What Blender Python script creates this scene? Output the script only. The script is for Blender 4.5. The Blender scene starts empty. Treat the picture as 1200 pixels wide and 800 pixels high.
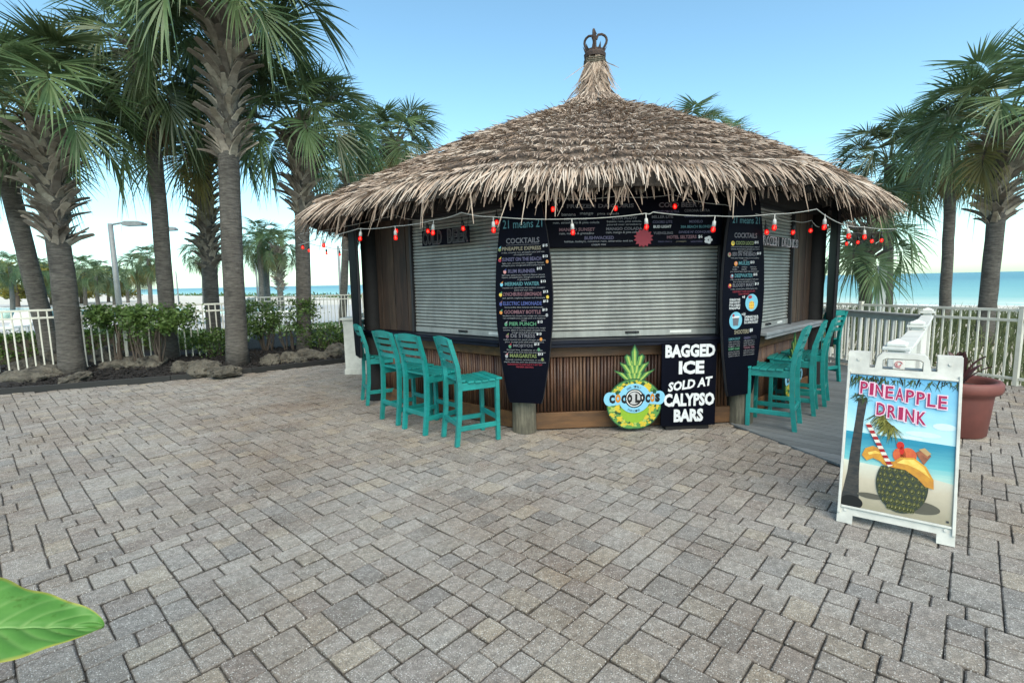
import bpy, bmesh, math, random
from mathutils import Vector, Matrix, Euler
R = math.radians
rnd = random.Random(7)
sc = bpy.context.scene
col = sc.collection

# ------------------------------------------------------------------ camera
FPX, EYE = 590.0, 1.6
PITCH, ROLL = math.atan(70 / 590.0), math.atan(0.0205)
_F = Vector((0, math.cos(PITCH), -math.sin(PITCH)))
_U = Vector((0, math.sin(PITCH), math.cos(PITCH)))
_R = Vector((1, 0, 0))
_c, _s = math.cos(ROLL), math.sin(ROLL)
CR = _c * _R - _s * _U
CU = _s * _R + _c * _U
cam = bpy.data.cameras.new('camera')
cam.sensor_width = 36
cam.lens = FPX / 1200 * 36
cam.clip_start = 0.05
cam.clip_end = 40000
camo = bpy.data.objects.new('camera', cam)
col.objects.link(camo)
m = Matrix((CR, CU, -_F)).transposed().to_4x4()
m.translation = (0, 0, EYE)
camo.matrix_world = m
sc.camera = camo

# ------------------------------------------------------------------ light
SUN_AZ, SUN_EL = R(165), R(46)          # azimuth from +Y towards +X
SDIR = Vector((math.sin(SUN_AZ) * math.cos(SUN_EL), math.cos(SUN_AZ) * math.cos(SUN_EL), math.sin(SUN_EL)))
w = bpy.data.worlds.new('World')
sc.world = w
w.use_nodes = True
nt = w.node_tree
bg = nt.nodes['Background']
sky = nt.nodes.new('ShaderNodeTexSky')
sky.sky_type = 'NISHITA'
sky.sun_disc = False
sky.sun_elevation = SUN_EL
sky.sun_rotation = SUN_AZ
sky.air_density = 0.9
sky.dust_density = 0.8
sky.ozone_density = 3.0
wb = nt.nodes.new('ShaderNodeMixRGB')          # the camera's colour balance of the morning sky
wb.blend_type = 'MULTIPLY'
wb.inputs[0].default_value = 1.0
wb.inputs[2].default_value = (0.97, 1.17, 1.0, 1)
nt.links.new(sky.outputs[0], wb.inputs[1])
nt.links.new(wb.outputs[0], bg.inputs[0])
bg.inputs[1].default_value = 0.092
sun = bpy.data.lights.new('sun', 'SUN')
sun.energy = 1.4
sun.angle = R(60)
sun.color = (1.0, 0.86, 0.68)
suno = bpy.data.objects.new('sun', sun)
col.objects.link(suno)
suno.rotation_euler = SDIR.to_track_quat('Z', 'Y').to_euler()
sc.view_settings.view_transform = 'Standard'
sc.view_settings.look = 'None'
sc.view_settings.gamma = 1
sc.view_settings.use_curve_mapping = False
sc.view_settings.exposure = 1.62


# ------------------------------------------------------------------ survey helpers (photo survey -> metres)
def ray(x, y):
    u, v = x - 600, 400 - y
    return (CR * u + CU * v + _F * FPX).normalized()


def G(x, y, z=0.0):
    d = ray(x, y)
    t = (z - EYE) / d.z
    return Vector((d.x * t, d.y * t, z))


def AT(x, y, Y):
    d = ray(x, y)
    t = Y / d.y
    return Vector((d.x * t, Y, EYE + d.z * t))


# ------------------------------------------------------------------ materials
def new_mat(name):
    mt = bpy.data.materials.new(name)
    mt.use_nodes = True
    nt = mt.node_tree
    for n in list(nt.nodes):
        nt.nodes.remove(n)
    out = nt.nodes.new('ShaderNodeOutputMaterial')
    b = nt.nodes.new('ShaderNodeBsdfPrincipled')
    nt.links.new(b.outputs[0], out.inputs[0])
    return mt, nt, b, out


def ramp(nt, stops, interp='LINEAR'):
    r = nt.nodes.new('ShaderNodeValToRGB')
    r.color_ramp.interpolation = interp
    els = r.color_ramp.elements
    while len(els) < len(stops):
        els.new(0.5)
    for e, (p, c) in zip(els, stops):
        e.position = p
        e.color = (c[0], c[1], c[2], 1) if len(c) == 3 else c
    return r


def mathn(nt, op, a, b=None):
    n = nt.nodes.new('ShaderNodeMath')
    n.operation = op
    for i, v in enumerate((a, b)):
        if v is None:
            continue
        if isinstance(v, (int, float)):
            n.inputs[i].default_value = v
        else:
            nt.links.new(v, n.inputs[i])
    return n.outputs[0]


def noise(nt, scale, detail=4, rough=0.6, coord=None, stretch=None):
    t = nt.nodes.new('ShaderNodeTexNoise')
    t.inputs['Scale'].default_value = scale
    t.inputs['Detail'].default_value = detail
    t.inputs['Roughness'].default_value = rough
    tc = nt.nodes.new('ShaderNodeTexCoord')
    src = tc.outputs[coord or 'Object'] if coord != 'World' else nt.nodes.new('ShaderNodeNewGeometry').outputs['Position']
    if stretch:
        mp = nt.nodes.new('ShaderNodeMapping')
        mp.inputs['Scale'].default_value = stretch
        nt.links.new(src, mp.inputs['Vector'])
        src = mp.outputs[0]
    nt.links.new(src, t.inputs['Vector'])
    return t.outputs['Fac']


def mixc(nt, fac, a, b, mode='MIX'):
    n = nt.nodes.new('ShaderNodeMixRGB')
    n.blend_type = mode
    for i, v in ((0, fac), (1, a), (2, b)):
        if isinstance(v, (int, float)):
            n.inputs[i].default_value = v
        elif isinstance(v, tuple):
            n.inputs[i].default_value = (*v, 1)[:4]
        else:
            nt.links.new(v, n.inputs[i])
    return n.outputs[0]


def bump(nt, b, h, strength=0.3, dist=0.01):
    n = nt.nodes.new('ShaderNodeBump')
    n.inputs['Strength'].default_value = strength
    n.inputs['Distance'].default_value = dist
    nt.links.new(h, n.inputs['Height'])
    nt.links.new(n.outputs[0], b.inputs['Normal'])


def mat(name, c1, c2=None, scale=8, rough=0.6, bmp=0.2, stretch=None, vary=0.0, spec=0.5, metal=0.0, dist=0.005, coord=None, trans=0.0, dirt=0.0):
    """two-colour noise material; vary = per-object tint; trans = leaf translucency; dirt = blotchy wear"""
    mt, nt, b, out = new_mat(name)
    b.inputs['Roughness'].default_value = rough
    b.inputs['Specular IOR Level'].default_value = spec
    b.inputs['Metallic'].default_value = metal
    c2 = c2 or tuple(x * 0.75 for x in c1)
    f = noise(nt, scale, 5, 0.62, coord, stretch)
    rr = ramp(nt, [(0.32, c2), (0.68, c1)])
    nt.links.new(f, rr.inputs[0])
    colr = rr.outputs[0]
    if vary:
        oi = nt.nodes.new('ShaderNodeObjectInfo')
        v = mathn(nt, 'MULTIPLY_ADD', oi.outputs['Random'], vary * 2)
        v.node.inputs[2].default_value = 1 - vary
        hs = nt.nodes.new('ShaderNodeHueSaturation')
        nt.links.new(v, hs.inputs['Value'])
        h = mathn(nt, 'MULTIPLY_ADD', oi.outputs['Random'], vary * 0.06)
        h.node.inputs[2].default_value = 0.5 - vary * 0.03
        nt.links.new(h, hs.inputs['Hue'])
        nt.links.new(colr, hs.inputs['Color'])
        colr = hs.outputs[0]
    if dirt:
        d = noise(nt, 2.3, 6, 0.7, coord)
        dr = ramp(nt, [(0.45, (1, 1, 1)), (0.72, (1 - dirt,) * 3)])
        nt.links.new(d, dr.inputs[0])
        colr = mixc(nt, 1.0, colr, dr.outputs[0], 'MULTIPLY')
    nt.links.new(colr, b.inputs['Base Color'])
    if bmp:
        bump(nt, b, noise(nt, scale * 3, 5, 0.65, coord, stretch), bmp, dist)
    if trans:
        t = nt.nodes.new('ShaderNodeBsdfTranslucent')
        nt.links.new(colr, t.inputs['Color'])
        mx = nt.nodes.new('ShaderNodeMixShader')
        mx.inputs[0].default_value = trans
        nt.links.new(b.outputs[0], mx.inputs[1])
        nt.links.new(t.outputs[0], mx.inputs[2])
        nt.links.new(mx.outputs[0], out.inputs[0])
    return mt


def flat(name, c, rough=0.5, spec=0.3):
    return mat(name, c, tuple(x * 0.9 for x in c), 30, rough, 0, spec=spec)


def emit_mat(name, c, strength, base):
    mt, nt, b, out = new_mat(name)
    b.inputs['Base Color'].default_value = (*base, 1)
    b.inputs['Roughness'].default_value = 0.15
    b.inputs['Emission Color'].default_value = (*c, 1)
    b.inputs['Emission Strength'].default_value = strength
    return mt


M = {}
M['teal'] = mat('teal_lumber', (0.008, 0.25, 0.235), (0.006, 0.19, 0.18), 5, 0.45, 0.15, (1.5, 1.5, 4), vary=0.12, dirt=0.35, coord='World')
M['old_post'] = mat('weathered_piling', (0.19, 0.175, 0.13), (0.06, 0.055, 0.042), 5, 0.9, 0.8, (7, 7, 0.7), dirt=0.5)
M['brown_board'] = mat('brown_boards', (0.065, 0.037, 0.024), (0.02, 0.013, 0.009), 5, 0.7, 0.4, (5, 5, 0.5), vary=0.3)
M['base_wood'] = mat('stained_baseboard', (0.15, 0.07, 0.026), (0.06, 0.03, 0.014), 4, 0.6, 0.4, (0.5, 4, 4), vary=0.2, dirt=0.35)
M['bamboo'] = mat('bamboo_cane', (0.12, 0.055, 0.03), (0.045, 0.022, 0.015), 7, 0.5, 0.3, (3, 3, 0.5), vary=0.45, coord='World', dirt=0.3)
M['dark_wood'] = mat('dark_wood', (0.009, 0.008, 0.009), (0.004, 0.0035, 0.004), 6, 0.8, 0.3, (1, 4, 4))
M['counter'] = mat('counter_top', (0.005, 0.007, 0.018), (0.003, 0.004, 0.01), 4, 0.45, 0.1, spec=0.25, dirt=0.2)
M['counter_lit'] = mat('lit_grey_counter', (0.30, 0.32, 0.34), (0.2, 0.22, 0.24), 4, 0.45, 0.2, dirt=0.3)
M['metal_slat'] = mat('galvanised_slat', (0.38, 0.39, 0.37), (0.27, 0.28, 0.27), 5, 0.45, 0.12, (2.5, 2.5, 0.35), vary=0.07, metal=0.25, dirt=0.35, coord='World')
M['dark_metal'] = mat('dark_metal', (0.03, 0.03, 0.035), None, 8, 0.45, 0.15, metal=0.4)
M['rust'] = mat('rusted_iron', (0.07, 0.04, 0.03), (0.025, 0.02, 0.02), 25, 0.8, 0.4)
M['board_black'] = mat('chalkboard_paint', (0.0022, 0.003, 0.0085), (0.0015, 0.002, 0.005), 3, 0.6, 0.05, spec=0.06)
M['board_edge'] = mat('board_edge', (0.03, 0.03, 0.034), None, 8, 0.6, 0.1, spec=0.2)
M['white'] = mat('white_paint', (0.72, 0.73, 0.70), (0.6, 0.61, 0.58), 4, 0.5, 0.1, dirt=0.2)
M['plastic'] = mat('white_plastic', (0.62, 0.61, 0.56), (0.48, 0.47, 0.43), 7, 0.4, 0.08, dirt=0.4)
M['fence'] = mat('cream_fence_paint', (0.66, 0.65, 0.57), (0.54, 0.53, 0.46), 5, 0.45, 0.08, dirt=0.15)
M['grey_rail'] = mat('grey_rail_cap', (0.36, 0.36, 0.34), (0.25, 0.25, 0.24), 5, 0.55, 0.2, (0.5, 3, 3))
M['deck_board'] = mat('grey_deck_board', (0.20, 0.215, 0.22), (0.13, 0.14, 0.15), 6, 0.65, 0.4, (0.5, 9, 9), vary=0.18, dirt=0.25)
M['terracotta'] = mat('terracotta', (0.17, 0.052, 0.042), (0.12, 0.038, 0.032), 4, 0.6, 0.2, dirt=0.2)
M['soil'] = mat('potting_soil', (0.03, 0.025, 0.02), None, 40, 0.95, 0.6)
M['maroon_leaf'] = mat('maroon_leaf', (0.12, 0.03, 0.035), (0.05, 0.03, 0.03), 6, 0.4, 0.1, vary=0.3)
M['trunk'] = mat('palm_trunk', (0.20, 0.185, 0.165), (0.065, 0.06, 0.054), 3.2, 0.95, 1.0, (2, 2, 11), dist=0.045, dirt=0.5)
M['boot'] = mat('palm_leaf_base', (0.34, 0.30, 0.25), (0.15, 0.125, 0.10), 7, 0.85, 0.5, vary=0.45)
M['frond'] = mat('palm_frond', (0.14, 0.195, 0.085), (0.07, 0.12, 0.055), 3, 0.4, 0.0, vary=0.4, trans=0.34, spec=0.5)
M['frond_old_sunlit'] = mat('yellowing_sunlit_frond', (0.24, 0.20, 0.06), (0.12, 0.12, 0.04), 3, 0.55, 0.0, vary=0.25, trans=0.3)  # aged leaves; on the far palms this yellow paints in sunlight
M['frond_dead'] = mat('dead_frond', (0.24, 0.175, 0.10), (0.13, 0.09, 0.05), 4, 0.8, 0.0, vary=0.25, trans=0.2)
M['petiole'] = mat('petiole', (0.12, 0.14, 0.05), None, 5, 0.5, 0.1)
M['shrub'] = mat('shrub_leaf', (0.11, 0.18, 0.04), (0.05, 0.095, 0.025), 9, 0.5, 0.0, trans=0.25)
M['hedge'] = mat('hedge_leaf', (0.09, 0.16, 0.025), (0.04, 0.08, 0.016), 9, 0.55, 0.0, trans=0.2)
M['sun_tint_tree'] = mat('seagrape_leaf_sun_tint', (0.36, 0.29, 0.05), (0.14, 0.16, 0.04), 0.9, 0.55, 0.0, trans=0.25)  # the yellow paints low sunlight into the leaf colour
M['stem'] = mat('shrub_stem', (0.09, 0.07, 0.055), None, 10, 0.85, 0.3)
M['mulch'] = mat('mulch', (0.022, 0.018, 0.017), (0.01, 0.009, 0.009), 30, 0.95, 0.9, dist=0.02)
M['rock'] = mat('limestone_rock', (0.19, 0.172, 0.138), (0.014, 0.013, 0.011), 5, 0.95, 1.0, dist=0.05, dirt=0.6)
M['edging'] = mat('black_edging', (0.012, 0.012, 0.013), None, 10, 0.5, 0.1)
M['lawn'] = mat('lawn_grass', (0.11, 0.17, 0.03), (0.06, 0.11, 0.02), 40, 0.9, 0.6)
M['pool_deck'] = mat('pool_deck', (0.55, 0.53, 0.5), (0.44, 0.43, 0.41), 3, 0.7, 0.1)
M['dune_grass'] = mat('dune_grass', (0.13, 0.15, 0.06), (0.06, 0.085, 0.035), 1.2, 0.7, 0.0, trans=0.25, coord='Object')
M['lamp_grey'] = mat('lamp_grey', (0.22, 0.24, 0.25), None, 6, 0.45, 0.05)
M['cord'] = mat('white_cord', (0.42, 0.42, 0.40), None, 20, 0.5, 0.05)
M['socket_w'] = mat('white_socket', (0.6, 0.6, 0.58), None, 20, 0.4, 0.05)
M['filament'] = emit_mat('lit_filament', (1.0, 0.22, 0.16), 5.0, (0.8, 0.2, 0.2))
mt, nt, b, out = new_mat('red_bulb_glass')
b.inputs['Base Color'].default_value = (0.55, 0.008, 0.008, 1)
b.inputs['Roughness'].default_value = 0.06
b.inputs['Emission Color'].default_value = (1.0, 0.02, 0.015, 1)
b.inputs['Emission Strength'].default_value = 0.10
tb = nt.nodes.new('ShaderNodeBsdfTransparent')
tb.inputs[0].default_value = (1.0, 0.10, 0.08, 1)
mx = nt.nodes.new('ShaderNodeMixShader')
mx.inputs[0].default_value = 0.5
nt.links.new(b.outputs[0], mx.inputs[1])
nt.links.new(tb.outputs[0], mx.inputs[2])
nt.links.new(mx.outputs[0], out.inputs[0])
M['bulb'] = mt
M['tower_wall'] = mat('stucco', (0.55, 0.5, 0.42), None, 3, 0.8, 0.1)
M['glass'] = mat('window_glass', (0.06, 0.08, 0.1), None, 2, 0.08, 0.0)
M['blue_wall'] = mat('blue_rim', (0.06, 0.28, 0.42), None, 3, 0.5, 0.0)


def tint_mat(name, stops, rough, speck=None, bscale=60, bstr=0.4, bdist=0.004, obj_random=False, stretch=None, interp='LINEAR', grain=0.25, stain=False):
    """colour chosen by the per-piece number 'tint' (plus the object's own random number)"""
    mt, nt, b, out = new_mat(name)
    b.inputs['Roughness'].default_value = rough
    b.inputs['Specular IOR Level'].default_value = 0.3
    at = nt.nodes.new('ShaderNodeAttribute')
    at.attribute_name = 'tint'
    v = at.outputs['Fac']
    if obj_random:
        oi = nt.nodes.new('ShaderNodeObjectInfo')
        v = mathn(nt, 'FRACT', mathn(nt, 'ADD', v, oi.outputs['Random']))
    rr = ramp(nt, stops, interp)
    nt.links.new(v, rr.inputs[0])
    c = rr.outputs[0]
    g = noise(nt, bscale * 0.25, 6, 0.7, 'Object', stretch)
    gr = ramp(nt, [(0.3, (1 - grain,) * 3), (0.7, (1 + grain * 0.6,) * 3)])
    nt.links.new(g, gr.inputs[0])
    c = mixc(nt, 1.0, c, gr.outputs[0], 'MULTIPLY')
    if stain:      # soil packed into the arrises and joints
        ea = nt.nodes.new('ShaderNodeAttribute')
        ea.attribute_name = 'edge'
        en = mathn(nt, 'MULTIPLY', ea.outputs['Fac'], mathn(nt, 'ADD', 0.28, noise(nt, 9, 4, 0.7, 'World')))
        c = mixc(nt, mathn(nt, 'MINIMUM', en, 1.0), c, (0.075, 0.066, 0.058))
    if stain:      # blotches of brown dirt and bleached wear across the whole court
        geo = nt.nodes.new('ShaderNodeNewGeometry')
        for scl, lo, hi, ca, cb in ((0.55, 0.42, 0.66, (1, 1, 1), (0.70, 0.60, 0.52)), (2.6, 0.52, 0.75, (1, 1, 1), (0.74, 0.70, 0.66)), (0.33, 0.55, 0.8, (1, 1, 1), (1.16, 1.15, 1.13))):
            tn = nt.nodes.new('ShaderNodeTexNoise')
            tn.inputs['Scale'].default_value = scl
            tn.inputs['Detail'].default_value = 6
            tn.inputs['Roughness'].default_value = 0.65
            nt.links.new(geo.outputs['Position'], tn.inputs['Vector'])
            rs = ramp(nt, [(lo, ca), (hi, cb)])
            nt.links.new(tn.outputs['Fac'], rs.inputs[0])
            c = mixc(nt, 1.0, c, rs.outputs[0], 'MULTIPLY')
    if speck:
        tc = nt.nodes.new('ShaderNodeTexCoord')
        vo = nt.nodes.new('ShaderNodeTexVoronoi')
        vo.inputs['Scale'].default_value = speck
        nt.links.new(tc.outputs['Object'], vo.inputs['Vector'])
        sr = ramp(nt, [(0.62, (0, 0, 0)), (0.7, (1, 1, 1))])
        sp = nt.nodes.new('ShaderNodeSeparateColor')
        nt.links.new(vo.outputs['Color'], sp.inputs[0])
        nt.links.new(sp.outputs[0], sr.inputs[0])
        near = ramp(nt, [(0.15, (1, 1, 1)), (0.45, (0, 0, 0))])
        nt.links.new(vo.outputs['Distance'], near.inputs[0])
        f = mathn(nt, 'MULTIPLY', sr.outputs[0], near.outputs[0])
        f = mathn(nt, 'MULTIPLY', f, 0.75)
        c = mixc(nt, f, c, (0.78, 0.77, 0.73))
        g2 = noise(nt, 190, 3, 0.8, 'Object')
        gr2 = ramp(nt, [(0.36, (0.50, 0.50, 0.50)), (0.52, (1, 1, 1)), (0.68, (1.35, 1.35, 1.33))])
        nt.links.new(g2, gr2.inputs[0])
        c = mixc(nt, 1.0, c, gr2.outputs[0], 'MULTIPLY')
    nt.links.new(c, b.inputs['Base Color'])
    bump(nt, b, noise(nt, bscale, 5, 0.75, 'Object', stretch), bstr, bdist)
    return mt


M['paver'] = tint_mat('tumbled_paver', [(0.0, (0.32, 0.298, 0.272)), (0.2, (0.36, 0.336, 0.305)), (0.38, (0.285, 0.255, 0.232)), (0.55, (0.37, 0.344, 0.31)), (0.7, (0.255, 0.244, 0.232)), (0.84, (0.39, 0.35, 0.29)), (0.92, (0.31, 0.286, 0.26)), (1.0, (0.29, 0.268, 0.244))],
                       0.85, speck=130, bscale=95, bstr=1.0, bdist=0.006, obj_random=True, grain=0.42, stain=True)
M['thatch'] = tint_mat('dry_thatch', [(0.0, (0.085, 0.062, 0.05)), (0.2, (0.22, 0.157, 0.12)), (0.5, (0.36, 0.27, 0.21)), (0.75, (0.44, 0.345, 0.275)), (1.0, (0.54, 0.46, 0.39))],
                        0.85, bscale=25, bstr=0.3, stretch=None, grain=0.3)
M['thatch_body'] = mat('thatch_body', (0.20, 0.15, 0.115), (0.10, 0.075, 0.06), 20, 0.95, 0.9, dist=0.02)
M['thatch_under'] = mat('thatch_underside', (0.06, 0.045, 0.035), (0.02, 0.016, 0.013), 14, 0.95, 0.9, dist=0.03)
M['joint_sand'] = mat('joint_sand', (0.16, 0.15, 0.13), (0.014, 0.013, 0.012), 1.3, 0.95, 0.5)
M['sand'] = mat('white_sand', (0.66, 0.62, 0.54), (0.55, 0.51, 0.44), 0.7, 0.95, 0.5, dist=0.05)


# ------------------------------------------------------------------ mesh builder
class MB:
    def __init__(self):
        self.v, self.f, self.t, self.mi = [], [], [], []
        self.tint = None
        self.e = []
        self.cur = 0

    def add(self, verts, faces, T=None):
        o = len(self.v)
        if T is not None:
            verts = [T @ Vector(p) for p in verts]
        self.v += [tuple(p) for p in verts]
        self.f += [tuple(i + o for i in f) for f in faces]
        self.mi += [self.cur] * len(faces)
        if self.tint is not None:
            self.t += [self.tint] * len(verts)
        return self

    def box(self, c, s, T=None, ch=0.0):
        """box of centre c and size s; ch = chamfer"""
        x, y, z = (k / 2 for k in s)
        cx, cy, cz = c
        if ch <= 0:
            vs = [(cx + a * x, cy + b * y, cz + d * z) for a in (-1, 1) for b in (-1, 1) for d in (-1, 1)]
            fs = [(0, 1, 3, 2), (4, 6, 7, 5), (0, 4, 5, 1), (2, 3, 7, 6), (0, 2, 6, 4), (1, 5, 7, 3)]
            return self.add(vs, fs, T)
        bm = bmesh.new()
        bmesh.ops.create_cube(bm, size=1)
        for v in bm.verts:
            v.co = Vector((cx + v.co.x * 2 * x, cy + v.co.y * 2 * y, cz + v.co.z * 2 * z))
        bmesh.ops.bevel(bm, geom=list(bm.edges), offset=ch, segments=1, affect='EDGES')
        bm.verts.index_update()
        self.add([v.co.copy() for v in bm.verts], [tuple(v.index for v in f.verts) for f in bm.faces], T)
        bm.free()
        return self

    def beam(self, a, b, w, h, up=(0, 0, 1), ch=0.0, T=None):
        a, b = Vector(a), Vector(b)
        d = (b - a)
        L = d.length
        d.normalize()
        s = d.cross(Vector(up))
        if s.length < 1e-4:
            s = d.cross(Vector((0, 1, 0)))
        s.normalize()
        u = s.cross(d)
        Mx = Matrix((d, s, u)).transposed().to_4x4()
        Mx.translation = (a + b) / 2
        if T is not None:
            Mx = T @ Mx
        return self.box((0, 0, 0), (L, w, h), Mx, ch)

    def tube(self, pts, rad, n=8, T=None, cap=True):
        pts = [Vector(p) for p in pts]
        if not isinstance(rad, (list, tuple)):
            rad = [rad] * len(pts)
        vs, fs = [], []
        prev = None
        for i, p in enumerate(pts):
            d = (pts[min(i + 1, len(pts) - 1)] - pts[max(i - 1, 0)]).normalized()
            ref = prev if prev is not None else (Vector((1, 0, 0)) if abs(d.x) < 0.8 else Vector((0, 1, 0)))
            s = (ref - d * ref.dot(d)).normalized()
            prev = s
            u = d.cross(s)
            for k in range(n):
                a = 2 * math.pi * k / n
                vs.append(p + (s * math.cos(a) + u * math.sin(a)) * rad[i])
        for i in range(len(pts) - 1):
            for k in range(n):
                fs.append((i * n + k, i * n + (k + 1) % n, (i + 1) * n + (k + 1) % n, (i + 1) * n + k))
        if cap:
            fs.append(tuple(range(n - 1, -1, -1)))
            fs.append(tuple((len(pts) - 1) * n + k for k in range(n)))
        return self.add(vs, fs, T)

    def lathe(self, prof, n=24, T=None, wob=None):
        vs, fs = [], []
        for r, z in prof:
            for k in range(n):
                a = 2 * math.pi * k / n
                vs.append((r * math.cos(a), r * math.sin(a), z))
        for i in range(len(prof) - 1):
            for k in range(n):
                fs.append((i * n + k, i * n + (k + 1) % n, (i + 1) * n + (k + 1) % n, (i + 1) * n + k))
        return self.add(vs, fs, T)

    def prism(self, poly, d0, d1, T=None, sides=True):
        """polygon in x,z extruded from y=d0 to y=d1 (front face at d0)"""
        n = len(poly)
        vs = [(x, d0, z) for x, z in poly] + [(x, d1, z) for x, z in poly]
        fs = [tuple(range(n)), tuple(range(2 * n - 1, n - 1, -1))]
        fs += [(i, n + i, n + (i + 1) % n, (i + 1) % n) for i in range(n)]
        return self.add(vs, fs, T)

    def poly(self, pts, y, T=None):
        """one flat polygon of x,z points at depth y"""
        return self.add([(x, y, z) for x, z in pts], [tuple(range(len(pts)))], T)

    def mesh(self, name, mats, smooth=False, fix=True):
        me = bpy.data.meshes.new(name)
        me.from_pydata(self.v, [], self.f)
        for mt in (mats if isinstance(mats, (list, tuple)) else [mats]):
            me.materials.append(mt)
        if any(self.mi):
            me.polygons.foreach_set('material_index', self.mi)
        if self.t:
            a = me.attributes.new('tint', 'FLOAT', 'POINT')
            a.data.foreach_set('value', self.t)
        if self.e and len(self.e) == len(self.v):
            a = me.attributes.new('edge', 'FLOAT', 'POINT')
            a.data.foreach_set('value', self.e)
        if fix and len(self.f) < 60000:
            bm = bmesh.new()
            bm.from_mesh(me)
            bmesh.ops.recalc_face_normals(bm, faces=bm.faces)
            bm.to_mesh(me)
            bm.free()
        if smooth:
            me.polygons.foreach_set('use_smooth', [True] * len(me.polygons))
        me.update()
        return me

    def build(self, name, mats, parent=None, smooth=False, fix=True, kind=None, label=None):
        o = bpy.data.objects.new(name, self.mesh(name, mats, smooth, fix))
        col.objects.link(o)
        if parent is not None:
            o.parent = parent
        if kind:
            o['kind'] = kind
        if label:
            o['label'] = label
        return o


def tag(o, label, cat, group=None, kind=None):
    o['label'] = label
    o['category'] = cat
    if group:
        o['group'] = group
    if kind:
        o['kind'] = kind
    return o


def thing(name, label, cat, loc=(0, 0, 0), rz=0.0, group=None):
    o = bpy.data.objects.new(name, None)
    col.objects.link(o)
    o.empty_display_size = 0.1
    o.location = loc
    o.rotation_euler = (0, 0, rz)
    return tag(o, label, cat, group)


def inst(name, me, parent=None, loc=(0, 0, 0), rot=(0, 0, 0), scale=(1, 1, 1), T=None):
    o = bpy.data.objects.new(name, me)
    col.objects.link(o)
    if parent is not None:
        o.parent = parent
    if T is not None:
        o.matrix_local = T
    else:
        o.location, o.rotation_euler = loc, rot
        o.scale = (scale,) * 3 if isinstance(scale, (int, float)) else scale
    return o


def copy_tree(o, parent=None):
    c = o.copy()
    col.objects.link(c)
    c.parent = parent
    for ch in list(o.children):
        copy_tree(ch, c)
    return c


def structure(o):
    o['kind'] = 'structure'
    return o


# ------------------------------------------------------------------ lettering
_tc = {}


def text_geo(s, bold=0.0, shear=0.0, space=1.0):
    """flat letter faces of a string: (verts, faces, xmin, xmax, zmin, zmax), x right and z up"""
    key = (s, bold, shear, space)
    if key in _tc:
        return _tc[key]
    cu = bpy.data.curves.new('lettering', 'FONT')
    cu.body = s
    cu.size = 1
    cu.offset = bold
    cu.shear = shear
    cu.space_character = space
    cu.resolution_u = 2
    cu.fill_mode = 'FRONT'
    ob = bpy.data.objects.new('lettering', cu)
    col.objects.link(ob)
    dg = bpy.context.evaluated_depsgraph_get()
    me = bpy.data.meshes.new_from_object(ob.evaluated_get(dg))
    vs = [(v.co.x, v.co.y) for v in me.vertices]
    fs = [tuple(p.vertices) for p in me.polygons]
    bpy.data.objects.remove(ob)
    bpy.data.curves.remove(cu)
    bpy.data.meshes.remove(me)
    xs = [p[0] for p in vs] or [0]
    zs = [p[1] for p in vs] or [0]
    _tc[key] = (vs, fs, min(xs), max(xs), min(zs), max(zs))
    return _tc[key]


def put_text(mb, s, x0, x1, z0, z1, y, bold=0.0, shear=0.0, T=None, keep=False, align='C', rot=0.0, space=1.0):
    """fit a string into the rectangle x0..x1, z0..z1 at depth y"""
    vs, fs, a, b, c, d = text_geo(s, bold, shear, space)
    if b <= a or d <= c:
        return
    sx, sz = (x1 - x0) / (b - a), (z1 - z0) / (d - c)
    ox = x0
    if keep and sx > sz:
        sx = sz
        wid = (b - a) * sx
        ox = {'C': (x0 + x1 - wid) / 2, 'L': x0, 'R': x1 - wid}[align]
    pts = [(ox + (p[0] - a) * sx, z0 + (p[1] - c) * sz) for p in vs]
    if rot:
        cx, cz = (x0 + x1) / 2, (z0 + z1) / 2
        cr, sr = math.cos(rot), math.sin(rot)
        pts = [(cx + (px - cx) * cr - (pz - cz) * sr, cz + (px - cx) * sr + (pz - cz) * cr) for px, pz in pts]
    mb.add([(px, y, pz) for px, pz in pts], fs, T)


def disc(cx, cz, rx, rz=None, n=20, a0=0.0, a1=2 * math.pi):
    rz = rz or rx
    full = abs(a1 - a0 - 2 * math.pi) < 1e-6
    return [(cx + rx * math.cos(a0 + (a1 - a0) * k / (n if full else n - 1)), cz + rz * math.sin(a0 + (a1 - a0) * k / (n if full else n - 1))) for k in range(n)]


# ================================================================== THE SETTING
SEA = Vector((math.sin(R(43)), math.cos(R(43)), 0))     # towards the water
ALONG = Vector((math.cos(R(43)), -math.sin(R(43)), 0))  # along the beach
SHORE = 96.0
SEA_Z = -3.0


def inside(p, poly):
    c = False
    n = len(poly)
    for i in range(n):
        x0, y0 = poly[i][0], poly[i][1]
        x1, y1 = poly[(i + 1) % n][0], poly[(i + 1) % n][1]
        if (y0 > p[1]) != (y1 > p[1]) and p[0] < (x1 - x0) * (p[1] - y0) / (y1 - y0) + x0:
            c = not c
    return c


def sstep(a, b, x):
    t = max(0.0, min(1.0, (x - a) / (b - a)))
    return t * t * (3 - 2 * t)


def ground_z(x, y):
    s = x * SEA.x + y * SEA.y
    l = x * ALONG.x + y * ALONG.y
    right = sstep(-16, -4, l)
    z_l = -0.12 - 2.3 * sstep(34, 62, s)
    z_r = -0.12 + 0.14 * sstep(12, 16, s) * (1 - sstep(18, 30, s)) - 2.3 * sstep(20, 48, s)
    z = z_l * (1 - right) + z_r * right
    return z - 0.6 * sstep(60, SHORE, s) - 1.5 * sstep(SHORE, SHORE + 40, s)


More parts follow.
